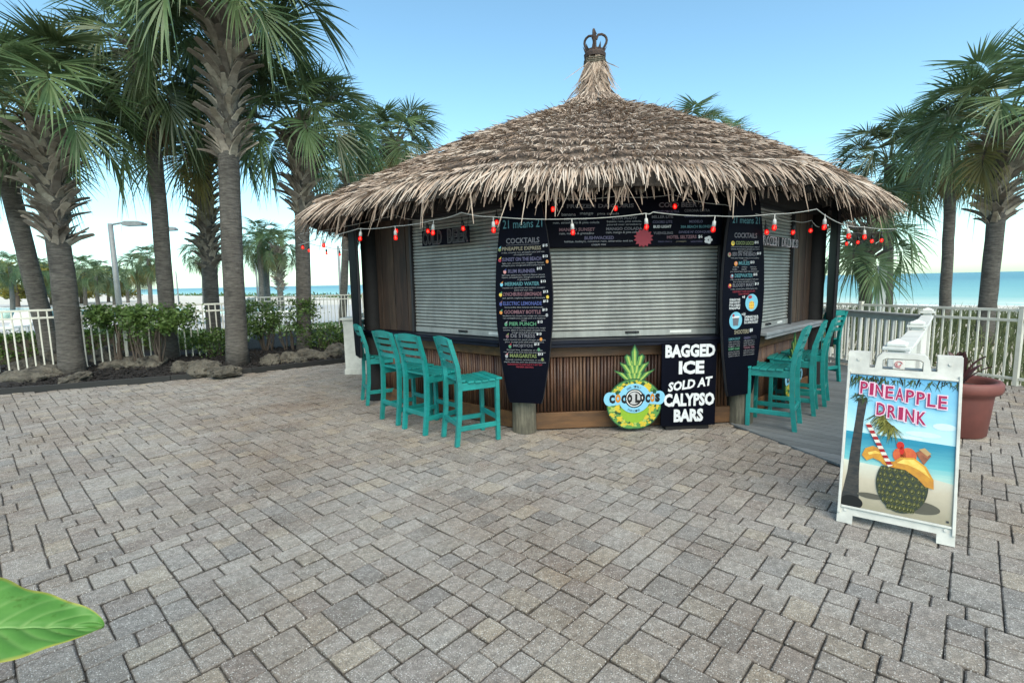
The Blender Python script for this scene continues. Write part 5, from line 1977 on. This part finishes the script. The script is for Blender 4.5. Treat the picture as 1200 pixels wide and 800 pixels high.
def palm(label, base, top, r0, r1, boots=None, n=30, size=1.0, bow=0.0, seed=1, dead=2, old=2, skip=(), group=None, lowest=-66, boot_size=1.0):
    """sabal palm: base and top of the trunk, radii, boots = (z from, z to) covered with old leaf bases"""
    g = random.Random(seed)
    root = thing('palm_tree', label, 'palm tree', base, 0, group or 'sabal palms around the courtyard')
    v = top - base
    pts, rad = [], []
    N = 14
    for k in range(N + 1):
        u = k / N
        b_ = bow * math.sin(math.pi * u)
        pts.append(v * u + Vector((b_, 0, 0)) + Vector((g.uniform(-.008, .008), g.uniform(-.008, .008), 0)))
        rad.append((r0 + (r1 - r0) * u) * (1 + 0.16 * max(0, 1 - u * 9)) * g.uniform(.98, 1.02))
    tr_ = MB().tube(pts, rad, 16).build('trunk', M['trunk'], root, smooth=True)
    if boots:
        z0, z1 = boots
        z = z0
        row = 0
        while z < z1:
            u = max(0, min(1, z / max(v.z, .1)))
            c_ = v * u + Vector((bow * math.sin(math.pi * u), 0, 0))
            rr_ = r0 + (r1 - r0) * u
            nb = 9
            for k in range(nb):
                az = (k + 0.5 * (row % 2)) * 2 * math.pi / nb + g.uniform(-.18, .18)
                sc_ = boot_size * g.uniform(.6, 1.2) * (1.0 + 0.25 * (z - z0) / max(z1 - z0, .1))
                inst('leaf_base', boot_mes[g.randrange(4)], tr_, c_ + Vector((math.cos(az) * rr_ * .85, math.sin(az) * rr_ * .85, g.uniform(-.04, .04))), (g.uniform(-.65, .65), g.uniform(-.1, .5), az), sc_)
            z += 0.115 * boot_size
            row += 1
    cl = [82, 82, 82, 60, 60, 60, 60, 38, 38, 38, 38, 12, 12, 12, 12, -15, -15, -15, -42, -42, -66]
    cl = [c for c in cl if c >= lowest]
    for k in range(n):
        c = cl[min(len(cl) - 1, int(k / n * len(cl)))]
        az = k * 2.39996 + g.uniform(-.25, .25)
        inst('frond', FR[c][g.randrange(3)], root, v + Vector((math.cos(az) * r1 * .6, math.sin(az) * r1 * .6, 0.22 * (1 - k / n) - 0.08)), (g.uniform(-.2, .2), g.uniform(-.12, .12), az), size * g.uniform(.85, 1.12))
    for k in range(old):
        inst('frond', FR['old'][k % 2], root, v + Vector((0, 0, -.1)), (0, g.uniform(-.1, .1), g.uniform(0, 6.3)), size * g.uniform(.8, 1.05), )
    for k in range(dead):
        inst('frond', FR['dead'][k % 2], root, v + Vector((0, 0, -.12)), (0, g.uniform(-.1, .1), g.uniform(0, 6.3)), size * g.uniform(.7, .95))
    return root


def T_(x, y, Y, base):
    p = AT(x, y, Y)
    return p


b1 = G(86, 443)
palm('stout grey palm at the left edge of the bed, rocks round its foot', b1, AT(47, 140, b1.y - .1), 0.19, 0.165, (2.45, 4.35), 28, 1.05, 0.05, 11, 0, 0, lowest=12, boot_size=0.9)
b0 = Vector((-10.3, 11.2, 0))
palm('leaning palm behind the stout one at the left picture edge', b0, AT(-6, 150, 11.2), 0.18, 0.16, (3.9, 5.1), 24, 1.0, 0, 12, 0, 0, lowest=-15)
b2 = G(201, 428)
palm('slim palm rising behind the wide pruned shrub, left of the bristly trunk', b2, AT(168, 62, b2.y), 0.15, 0.135, (5.6, 6.4), 28, 1.05, 0.03, 13, 2, 1)
b3 = Vector((-7.5, 12.6, 0))
palm('palm with a bristly leaf-base trunk just behind the tallest palm', b3, AT(238, 170, 12.6), 0.17, 0.15, (2.1, 5.2), 26, 0.95, 0.0, 14, 0, 1, boot_size=0.85, lowest=12)
b4 = G(279, 432)
palm('tallest palm in the bed, pale criss-cross leaf bases high on its trunk', b4, AT(266, 14, b4.y), 0.19, 0.175, (4.05, 6.5), 34, 1.15, -0.05, 15, 0, 0, lowest=12, boot_size=1.0)
b5 = G(357, 416)
palm('palm beside the left rim of the thatch, dark leaf bases under its crown', b5, AT(352, 155, b5.y), 0.16, 0.155, (3.2, 5.0), 30, 1.08, 0, 16, 0, 0, lowest=12)
b6 = Vector((-4.6, 17.5, 0))
palm('palm with its yellow-green crown resting above the left thatch slope', b6, AT(462, 172, 17.5), 0.16, 0.15, (5.6, 6.4), 32, 1.05, 0, 17, 0, 4, lowest=-42)
b7 = Vector((-6.9, 20.5, 0))
palm('slender palm seen behind the hanging red bulbs on the left', b7, AT(408, 205, 20.5), 0.15, 0.14, (5.2, 6.0), 24, 1.0, 0, 18, 2, 1)
# right side
c1 = Vector((10.35, 10.95, -0.1))
palm('sturdy palm at the right picture edge behind the cream fence', c1, AT(1178, 146, 10.95), 0.155, 0.15, (2.75, 4.7), 32, 1.08, 0, 21, 0, 1, lowest=12)
c2 = Vector((12.95, 15.0, -0.1))
palm('thin palm with one yellowed leaf, left of the sturdy right palm', c2, AT(1117, 172, 15.0), 0.145, 0.135, None, 24, 0.95, 0, 22, 1, 3, lowest=-42)
c3 = Vector((12.75, 17.0, -0.1))
palm('bushy palm standing clear of the right thatch corner', c3, AT(1042, 192, 17.0), 0.15, 0.14, None, 28, 1.1, 0, 23, 0, 0)
c4 = Vector((9.2, 13.0, -0.1))
palm('low palm hanging its fronds under the right thatch corner', c4, AT(1014, 272, 13.0), 0.15, 0.14, (1.9, 2.9), 16, 0.95, 0, 24, 1, 0)
c5 = Vector((6.1, 17.5, 0))
palm('palm hidden behind the bar, only leaf tips above the thatch', c5, AT(806, 170, 17.5), 0.16, 0.15, None, 24, 1.0, 0, 25, 0, 0)
c6 = Vector((8.3, 20.5, 0))
palm('farther palm behind the bar, its tips low over the right roof slope', c6, AT(843, 185, 20.5), 0.16, 0.15, None, 22, 1.0, 0, 26, 0, 0)
# distant palms in the sun
far = [(306, 346, 283, 34, 1.05, 'left one of two far palms whose trunks cross before the sea'), (313, 346, 291, 35, .95, 'right one of two far palms whose trunks cross before the sea'), (328, 346, 288, 33, .95, 'far palm with a shaggy trunk right of the crossed pair'),
       (240, 352, 297, 37, .9, 'far palm showing left of the bristly trunk'), (114, 352, 322, 52, 1.1, 'far sunlit palm left of the grey street lamp'), (134, 354, 326, 58, 1.0, 'far sunlit palm directly behind the street lamp pole'),
       (163, 352, 312, 50, 1.15, 'far sun-tinted palm right of the street lamp'), (176, 352, 303, 48, 1.1, 'tallest far sun-tinted palm beside the slim trunk'), (44, 356, 318, 45, 1.0, 'far palm glimpsed between the two leftmost trunks'),
       (14, 356, 312, 48, 1.1, 'far palm at the very left picture edge before the sun-tinted trees'), (100, 355, 315, 56, 1.1, 'far sunlit palm between the stout trunk and the street lamp, rising highest'), (150, 353, 325, 66, 1.0, 'far small golden palm between the street lamp and the slim trunk'), (75, 355, 322, 64, 1.1, 'far small palm peeking past the left side of the stout trunk'),
       (88, 356, 328, 60, 1.0, 'far sunlit palm just left of the stout trunk'), (64, 354, 330, 52, 1.0, 'far sunlit palm hidden in part by the stout trunk')]
for k, (x, yb, yc, Y, s_, lab) in enumerate(far):
    bp = AT(x, yb, Y)
    bp.z = -0.3
    tp = AT(x - 2, yc, Y)
    palm(lab, bp, tp, 0.19, 0.16, (1.6, tp.z + .1) if k == 2 else None, 20, s_ * 1.0, 0, 50 + k, 1, 7 if k in (6, 7, 5, 8) else 2, group='far palms by the pool', lowest=-42)  # extra yellow fronds put the sun's gold into some far palms

# ================================================================== SHRUBS, HEDGE, ROCKS, GRASS
def leaf_quad(mb, p, g, sz, up=0.4):
    d = Vector((g.gauss(0, 1), g.gauss(0, 1), g.gauss(up, .6))).normalized()
    s = d.cross(Vector((g.gauss(0, 1), g.gauss(0, 1), g.gauss(0, 1)))).normalized()
    a = sz * g.uniform(.7, 1.3)
    mb.add([p, p + d * a * .5 + s * a * .26, p + d * a, p + d * a * .5 - s * a * .26], [(0, 1, 2, 3)])


def shrub(label, c, w_, d_, z0, z1, n, seed, lf=0.07, stems=5, mt='shrub', group=None, name='shrub'):
    """pruned shrub: flat-topped leafy head on bare stems"""
    g = random.Random(seed)
    root = thing(name, label, 'shrub', c, 0, group)
    mb = MB()
    clumps = [(g.uniform(-.5, .5) * w_, g.uniform(-.5, .5) * d_, z0 + (z1 - z0) * g.uniform(.1, .95), g.uniform(.10, .22)) for _ in range(int(24 * w_))]
    for _ in range(n):
        x, y, z, r_ = g.choice(clumps)
        p = Vector((x + g.gauss(0, r_ * .6), y + g.gauss(0, r_ * .6), min(z1 + .05, z + g.gauss(0, r_ * .5))))
        leaf_quad(mb, p, g, lf)
    mb.build('foliage', M[mt], root, fix=False, kind='stuff')
    for k in range(stems):
        a = Vector((g.uniform(-.25, .25) * w_, g.uniform(-.15, .15) * d_, 0))
        for q in range(3):
            e = Vector((a.x + g.uniform(-.35, .35) * w_ / max(1, stems * .45), a.y + g.uniform(-.3, .3) * d_, z0 + (z1 - z0) * g.uniform(.2, .7)))
            m_ = a.lerp(e, .5) + Vector((g.uniform(-.09, .09), g.uniform(-.05, .05), 0.05))
            MB().tube([a, a.lerp(m_, .5) + Vector((g.uniform(-.03, .03), 0, 0)), m_, e], [.022, .019, .014, .007], 6).build('stem', M['stem'], root, smooth=True)
    return root


p = G(187, 430)
shrub('pruned shrub with bare stems and a flat leafy top, between slim and tallest palm', Vector((p.x, p.y - .5, 0.05)), 2.15, .8, .72, 1.18, 5200, 3, .075, 7, group='pruned shrubs in the bed')
p = G(328, 418)
shrub('pruned upright shrub between the tallest palm and the thatch palm', Vector((p.x, p.y, 0.05)), 1.55, .8, .45, 1.18, 3800, 4, .07, 6, group='pruned shrubs in the bed')
p = G(385, 414)
shrub('low loose shrub right of the thatch palm, near the white pedestal', Vector((p.x, p.y, 0.05)), 0.95, .7, .12, .62, 2200, 5, .07, 4)
p = G(242, 428)
shrub('small dark shrub against the foot of the tallest palm', Vector((p.x, p.y + .3, 0.05)), 0.7, .5, .1, .62, 1500, 6, .065, 3)


def hedge(label, pts, w_, h, seed, n):
    g = random.Random(seed)
    root = thing('hedge', label, 'hedge', pts[0])
    o0 = pts[0]
    core, mb = MB(), MB()
    for i in range(len(pts) - 1):
        a, b_ = pts[i] - o0, pts[i + 1] - o0
        core.beam(a + Vector((0, 0, h * .47)), b_ + Vector((0, 0, h * .47)), w_ * .82, h * .9)
        d = (b_ - a).normalized()
        s = Vector((-d.y, d.x, 0))
        for _ in range(int(n * (b_ - a).length)):
            u = g.random()
            k = g.random()
            if k < .45:
                off, z = g.uniform(-.5, .5) * w_, h + g.uniform(-.05, .05)
            else:
                off, z = g.choice((-.5, .5)) * w_ + g.uniform(-.05, .05), g.uniform(.02, h)
            leaf_quad(mb, a.lerp(b_, u) + s * off + Vector((0, 0, z)), g, .075)
    core.build('twigs', M['stem'], root)
    mb.build('foliage', M['hedge'], root, fix=False, kind='stuff')
    return root


hedge('long clipped green hedge behind the left fence', [Vector((-16.0, 9.0, -.06)), Vector((-11.4, 11.1, -.06)), Vector((-8.9, 13.2, -.06))], 1.0, 0.66, 31, 1800)
g = random.Random(77)
for k, (x, y, w_, s_) in enumerate(((10, 410, .8, 41), (205, 400, .9, 42))):
    p = AT(x, y, 12.5)
    shrub(('rounded clipped bush behind the fence at the left picture edge', 'rounded clipped bush behind the fence by the slim palm')[k], Vector((p.x, p.y, -0.05)), w_, w_, .05, .6, 2600, s_, .06, 3, 'hedge')


def rock(label, c, sx_, sy_, sz_, seed):
    g = random.Random(seed)
    bm = bmesh.new()
    bmesh.ops.create_icosphere(bm, subdivisions=4, radius=1)
    from mathutils import noise as mn
    off = Vector((g.uniform(0, 90), g.uniform(0, 90), 0))
    for v in bm.verts:
        q = v.co.copy()
        k = 1 + 0.36 * mn.noise(q * 1.1 + off) + 0.22 * mn.noise(q * 2.7 + off) + 0.12 * mn.noise(q * 6.5 + off)
        cell = mn.cell(q * 2.2 + off) * 0.07
        q *= k + cell
        v.co = Vector((q.x * sx_, q.y * sy_, max(q.z, -.35) * sz_))
    mb = MB().add([v.co.copy() for v in bm.verts], [tuple(v.index for v in f.verts) for f in bm.faces])
    bm.free()
    o = mb.build('rock', M['rock'])
    o.location = c
    o.rotation_euler = (0, 0, g.uniform(0, 6))
    tag(o, label, 'rock', 'limestone rocks edging the bed')
    return o


RK = [(122, 431, .36, .26, .36, 'tall pale limestone rock just right of the stout palm'), (139, 438, .42, .28, .20, 'broad flat limestone rock at the foot of the stout palm'), (172, 436, .32, .25, .21, 'limestone rock right of the broad flat one, before the pruned shrub'),
      (150, 434, .22, .2, .2, 'small limestone rock wedged behind the broad flat one'), (55, 446, .45, .28, .2, 'long low limestone rock left of the stout palm'), (22, 452, .45, .28, .16, 'low limestone rock by the left picture edge'),
      (58, 434, .40, .3, .28, 'limestone rock behind the fence bars left of the stout palm'), (237, 441, .32, .25, .17, 'dark mossy rock left of the tallest palm'), (218, 440, .3, .22, .17, 'small dark rock left of the mossy one'),
      (313, 431, .24, .2, .16, 'pale rock right of the tallest palm, first of three'), (336, 428, .26, .2, .17, 'pale rock right of the tallest palm, middle of three'), (362, 424, .38, .26, .16, 'widest pale rock, in front of the thatch palm'),
      (392, 420, .34, .26, .22, 'brown rock beside the white pedestal'), (400, 412, .3, .25, .24, 'brown rock behind the one by the pedestal'),
      (82, 452, .30, .2, .12, 'small rock at the kerb in front of the stout palm'), (260, 444, .26, .2, .13, 'small dark rock touching the foot of the tallest palm'), (35, 440, .36, .3, .26, 'rock behind the bars at the left picture edge'), (350, 430, .15, .12, .1, 'smallest pale rock at the edging before the thatch palm')]
for k, (x, y, a, b_, c_, lab) in enumerate(RK):
    p = G(x, y)
    rock(lab, Vector((p.x, p.y + .12, 0.08)), a, b_, c_, 200 + k)

# dune grass behind the right fence: thousands of arching blades
mb = MB()
g = random.Random(91)
cnt = 0
while cnt < 26000:
    s = 10.4 + 24 * g.random() ** 1.5
    l = g.uniform(-13, 24)
    q = SEA * s + ALONG * l
    if inside(q, COURT) or q.y < 1.5:
        continue
    fx_ = 7.07 + (6.95 - q.y) * 0.36
    if q.x < fx_ + .15 or (q - Vector((1.4, 8.3, 0))).length < 5:
        continue
    cnt += 1
    z = ground_z(q.x, q.y)
    near = sstep(0.1, 1.6, q.x - fx_)
    h = g.uniform(.35, .80) * (0.5 + .5 * near)
    lean = Vector((g.gauss(0.1, .3), g.gauss(0, .3), 0)) * h
    wv_ = Vector((g.gauss(0, 1), g.gauss(0, 1), 0)).normalized() * g.uniform(.006, .013) * (1 + s / 30)
    a = Vector((q.x, q.y, z - .03))
    m_ = a + lean * .3 + Vector((0, 0, h * .6))
    e = a + lean + Vector((0, 0, h * g.uniform(.75, 1)))
    mb.add([a - wv_, a + wv_, m_ + wv_ * .8, m_ - wv_ * .8, e], [(0, 1, 2, 3), (3, 2, 4)])
o = mb.build('dune_grass', M['dune_grass'], fix=False)
tag(o, 'tall green and straw dune grass behind the cream fence', 'grass', kind='stuff')
# low scrub on the far left dunes
mb = MB()
for k in range(9000):
    s = g.uniform(34, 60)
    l = g.uniform(-150, -20)
    q = SEA * s + ALONG * l
    if q.y < 15 or q.x > q.y * .1 or g.random() < .3 + .4 * math.sin(l * .3) * math.sin(s * .25):
        continue
    leaf_quad(mb, Vector((q.x, q.y, ground_z(q.x, q.y) + g.random() ** 2 * .5)), g, .45)
o = mb.build('dune_scrub', M['hedge'], fix=False)
tag(o, 'low green scrub on the far dunes left of the bar', 'scrub', kind='stuff')
# far seagrape trees on the left, sunlight tinted into the leaf colour
for k, (x, Y, w_, h, lab) in enumerate(((60, 60, 9, 5.0, 'sun-tinted seagrape tree far behind the stout palm'), (95, 66, 10, 4.6, 'sun-tinted seagrape tree far left of the street lamp'), (20, 55, 8, 5.2, 'sun-tinted seagrape tree far at the left picture edge'), (127, 72, 8, 3.4, 'lowest sun-tinted seagrape tree behind the street lamp'))):
    p = AT(x, 352, Y)
    gg = random.Random(500 + k)
    root = thing('seagrape_tree', lab, 'tree', (p.x, p.y, -.3))
    MB().tube([(0, 0, 0), (.1, 0, h * .4), (0, .1, h * .7)], [.22, .16, .06], 8).build('trunk', M['stem'], root)
    mb = MB()
    cl = [(gg.gauss(0, w_ * .26), gg.gauss(0, w_ * .2), h * gg.uniform(.3, .95), gg.uniform(.35, .8)) for _ in range(26)]
    for _ in range(4200):
        a, b_, c_, r_ = gg.choice(cl)
        leaf_quad(mb, Vector((a + gg.gauss(0, r_ * .5), b_ + gg.gauss(0, r_ * .5), max(.1, c_ + gg.gauss(0, r_ * .4)))), gg, .40)
    mb.build('crown', M['sun_tint_tree'], root, fix=False)

# ================================================================== LAMPS, POSTS, BEACH
def street_lamp(label, x, yb, yt, Y, arm, hl, r_=.06):
    b_ = AT(x, yb, Y)
    tp = AT(x, yt, Y)
    b_.z = -0.3
    t = thing('street_lamp', label, 'street lamp', (tp.x, b_.y, b_.z), 0, 'lamp posts around the pool')
    h = tp.z - b_.z
    MB().tube([(0, 0, 0), (0, 0, h)], [r_ * 1.25, r_], 10).build('pole', M['lamp_grey'], t, smooth=True)
    if arm:
        MB().tube([(0, 0, h - .05), (arm * .35, 0, h + .02)], r_ * .45, 8).build('arm', M['lamp_grey'], t)
        mb = MB()
        q = [(arm * .35, .0), (arm * .5, .07), (arm * .85, .06), (arm, -.02), (arm * .97, -.10), (arm * .45, -.11)]
        mb.add([(a, d, h + z) for d in (-hl, hl) for a, z in q], [tuple(range(6)), tuple(range(11, 5, -1))] + [(i, (i + 1) % 6, 6 + (i + 1) % 6, 6 + i) for i in range(6)])
        mb.build('lamp_head', M['lamp_grey'], t)
    return t


street_lamp('grey street lamp with a long cobra head, right of the stout palm', 129, 372, 262, 20, 1.35, .16, .085)
street_lamp('grey lamp head peeking out right of the slim palm trunk', 188, 362, 268, 24, .75, .14, .07)
street_lamp('thin far lamp post left of the bristly palm', 236, 352, 308, 44, -.8, .12, .07)
street_lamp('thin pole lamp beside the crossed far palms', 299, 352, 305, 40, 0, .1, .06)
street_lamp('thin pole lamp behind the hanging bulbs, left of the bar', 396, 358, 288, 30, 0, .1, .07)
street_lamp('thin pole lamp right of the slim palm trunk', 206, 352, 318, 46, 0, .1, .05)
# white lantern post beyond the right railing
pb = AT(1031, 360, 13.5)
t = thing('lantern_post', 'white square post with lantern beyond the right deck railing', 'lantern post', (pb.x, pb.y, -0.1))
hp = AT(1031, 313, 13.5).z + .1
MB().box((0, 0, hp / 2), (.17, .17, hp), None, .01).build('post', M['white'], t)
MB().box((0, 0, hp + .02), (.23, .23, .04), None, .006).build('post_cap', M['white'], t)
MB().box((0, 0, hp + .16), (.11, .11, .24), None, .01).build('lantern', M['glass'], t)
MB().lathe([(.10, hp + .28), (.03, hp + .36), (0, hp + .40)], 8).build('lantern_roof', M['white'], t)
# beach umbrellas and loungers, far left of the bar
um = MB().tube([(0, 0, 0), (0, 0, 2.1)], .03, 6)
for k in range(16):
    x = 352 + k * 5.2 + rnd.uniform(-1, 1)
    s = 64 + rnd.uniform(-2, 2)
    d = ray(x, 343)
    d2 = Vector((d.x, d.y, 0)).normalized()
    q = d2 * (s / (d2.x * SEA.x + d2.y * SEA.y))
    z = ground_z(q.x, q.y)
    if k == 0:
        um_root = thing('beach_umbrella', 'closed dark umbrella in the row of beach loungers seen past the thatch palm', 'umbrella', (q.x, q.y, z), 0, 'closed umbrellas along the beach')
        MB().tube([(0, 0, 0), (0, 0, 2.3)], .04, 6).build('pole', M['lamp_grey'], um_root)
        MB().lathe([(.06, .9), (.22, 1.0), (.16, 1.6), (.05, 2.25), (0, 2.3)], 8).build('canopy', M['board_black'], um_root)
    else:
        o = copy_tree(um_root)
        o.location = (q.x, q.y, z)
for k in range(14):
    x = 356 + k * 5.6
    d = ray(x, 343)
    d2 = Vector((d.x, d.y, 0)).normalized()
    q = d2 * (62.5 / (d2.x * SEA.x + d2.y * SEA.y))
    z = ground_z(q.x, q.y)
    if k == 0:
        lo = thing('beach_lounger', 'blue beach lounger in the row below the closed umbrellas', 'lounger', (q.x, q.y, z), R(-43), 'loungers along the beach')
        MB().box((0, 0, .35), (.7, 1.3, .08)).build('seat', M['blue_wall'], lo)
        MB().beam((0, -.65, .35), (0, -1.1, .85), .7, .08).build('backrest', M['blue_wall'], lo)
        for a in (-.3, .3):
            for b_ in (-.6, .6):
                MB().box((a, b_, .16), (.06, .06, .34)).build('leg', M['dark_wood'], lo)
    else:
        o = copy_tree(lo)
        o.location = (q.x, q.y, z)
        o.rotation_euler = (0, 0, R(-43 + rnd.uniform(-15, 15)))
# white pool loungers beyond the hedge
for k, (x, y) in enumerate(((14, 392), (38, 388), (240, 378), (262, 376))):
    q = G(x, y)
    lab = ('white pool lounger beyond the hedge at the left picture edge', 'white pool lounger second from the left edge, beyond the hedge', 'white pool lounger beyond the fence behind the pruned shrub', 'white pool lounger behind the tallest palm trunk')[k]
    if k == 0:
        pl = thing('pool_lounger', lab, 'lounger', (q.x, q.y, -.05), R(20), 'white loungers by the pool')
        MB().box((0, 0, .34), (.68, 1.3, .07), None, .01).build('seat', M['white'], pl)
        MB().beam((0, .65, .34), (0, 1.15, .85), .68, .07, ch=.01).build('backrest', M['white'], pl)
        for a in (-.28, .28):
            for b_ in (-.55, .55):
                MB().box((a, b_, .16), (.05, .05, .31)).build('leg', M['white'], pl)
    else:
        o = copy_tree(pl)
        o.location = (q.x, q.y, -.05)
        o.rotation_euler = (0, 0, R(20 + 15 * k))
        o['label'] = lab

# ================================================================== BIG LEAF AT THE LOWER LEFT
tip, bas = AT(123, 729, 1.12), AT(-330, 745, 0.86)
ax_ = tip - bas
LL = ax_.length
xa = ax_.normalized()
vd = (tip - Vector((0, 0, EYE))).normalized()
na = Vector((0.05, -0.35, 0.94))
na = (na - xa * na.dot(xa)).normalized()
sa = na.cross(xa)
mt, nt, b, out = new_mat('big_leaf')
tc = nt.nodes.new('ShaderNodeTexCoord')
nz = noise(nt, 9, 4, .6)
rr = ramp(nt, [(0.3, (0.065, 0.20, 0.035)), (0.7, (0.115, 0.29, 0.06))])
nt.links.new(nz, rr.inputs[0])
uva = nt.nodes.new('ShaderNodeAttribute')
uva.attribute_name = 'tint'
er = ramp(nt, [(0.0, (0, 0, 0)), (0.9, (0, 0, 0)), (1.0, (1, 1, 1))])
nt.links.new(uva.outputs['Fac'], er.inputs[0])
c_ = mixc(nt, er.outputs[0], rr.outputs[0], (0.36, 0.34, 0.06))
vr = ramp(nt, [(0.0, (1, 1, 1)), (0.035, (0, 0, 0))])
nt.links.new(uva.outputs['Fac'], vr.inputs[0])
c_ = mixc(nt, vr.outputs[0], c_, (0.30, 0.50, 0.18))
va = nt.nodes.new('ShaderNodeAttribute')
va.attribute_name = 'vein'
c_ = mixc(nt, mathn(nt, 'MULTIPLY', va.outputs['Fac'], 0.6), c_, (0.22, 0.38, 0.12))
sp_ = ramp(nt, [(0.60, (1, 1, 1)), (0.72, (0.55, 0.5, 0.25))])
nt.links.new(noise(nt, 26, 3, .7), sp_.inputs[0])
c_ = mixc(nt, 0.7, c_, sp_.outputs[0], 'MULTIPLY')
nt.links.new(c_, b.inputs['Base Color'])
b.inputs['Roughness'].default_value = 0.45
b.inputs['Specular IOR Level'].default_value = 0.3
tl = nt.nodes.new('ShaderNodeBsdfTranslucent')
nt.links.new(c_, tl.inputs['Color'])
mx = nt.nodes.new('ShaderNodeMixShader')
mx.inputs[0].default_value = .25
nt.links.new(b.outputs[0], mx.inputs[1])
nt.links.new(tl.outputs[0], mx.inputs[2])
nt.links.new(mx.outputs[0], out.inputs[0])


def big_leaf_geo(mb, LL, wmax, seed):
    g = random.Random(seed)
    nu, nv = 170, 44
    for i in range(nu + 1):
        u = i / nu
        hw = wmax * math.sin(math.pi * min(1, u ** .62)) ** .62 * (1 + .03 * math.sin(u * 41 + seed)) if 0 < u < 1 else .0008
        for j in range(nv + 1):
            f = j / nv * 2 - 1
            vein = 0.0045 * abs(math.sin((u * 13 - abs(f) * 2.2 - .5) * math.pi)) ** .6 * (1 - abs(f)) ** .3
            zed = hw * .20 * abs(f) ** 1.3 + vein + .010 * math.sin(u * 11 + f * 3) * f * f - .10 * LL * (u - .45) ** 2
            fold = -.006 * max(0, 1 - abs(f) * 9)
            mb.tint = abs(f)
            mb.v.append((LL * u - .03 * abs(f) * hw, f * hw, zed + fold))
            mb.t.append(abs(f))
    for i in range(nu):
        for j in range(nv):
            a = i * (nv + 1) + j
            mb.f.append((a, a + 1, a + nv + 2, a + nv + 1))
    mb.mi = [0] * len(mb.f)
    return [math.exp(-((((i / nu * 13 - abs(j / nv * 2 - 1) * 2.2) % 1) - .5) / .10) ** 2) * (1 - abs(j / nv * 2 - 1)) ** .5 for i in range(nu + 1) for j in range(nv + 1)]


def add_veins(o, vals):
    a = o.data.attributes.new('vein', 'FLOAT', 'POINT')
    a.data.foreach_set('value', vals)


foot = Vector((bas.x - .25, bas.y + .1, 0))
t = thing('broadleaf_plant', 'large bright green leaf reaching in at the lower left corner', 'plant', foot)
mb = MB()
vv_ = big_leaf_geo(mb, LL, .135, 1)
o = mb.build('leaf', mt, t, smooth=True, fix=False)
add_veins(o, vv_)
Mx = Matrix((xa, sa, na)).transposed().to_4x4()
Mx.translation = bas - foot
o.matrix_local = Mx
MB().tube([(0, 0, 0), (.02, 0, .5), (.1, -.04, .8), tuple(bas - foot)], [.02, .016, .012, .008], 8).build('stalk', M['petiole'], t, smooth=True)
for k, (az, el) in enumerate(((2.4, .5), (3.6, .7), (1.6, .6))):
    mb = MB()
    vv_ = big_leaf_geo(mb, LL * .9, .13, k + 5)
    o = mb.build('leaf', mt, t, smooth=True, fix=False)
    add_veins(o, vv_)
    o.location = (0.25 * math.cos(az), .25 * math.sin(az), .75)
    o.rotation_euler = (0, -el, az)
    MB().tube([(0, 0, 0), (.1 * math.cos(az), .1 * math.sin(az), .4), (.25 * math.cos(az), .25 * math.sin(az), .75)], [.02, .015, .008], 8).build('stalk', M['petiole'], t, smooth=True)
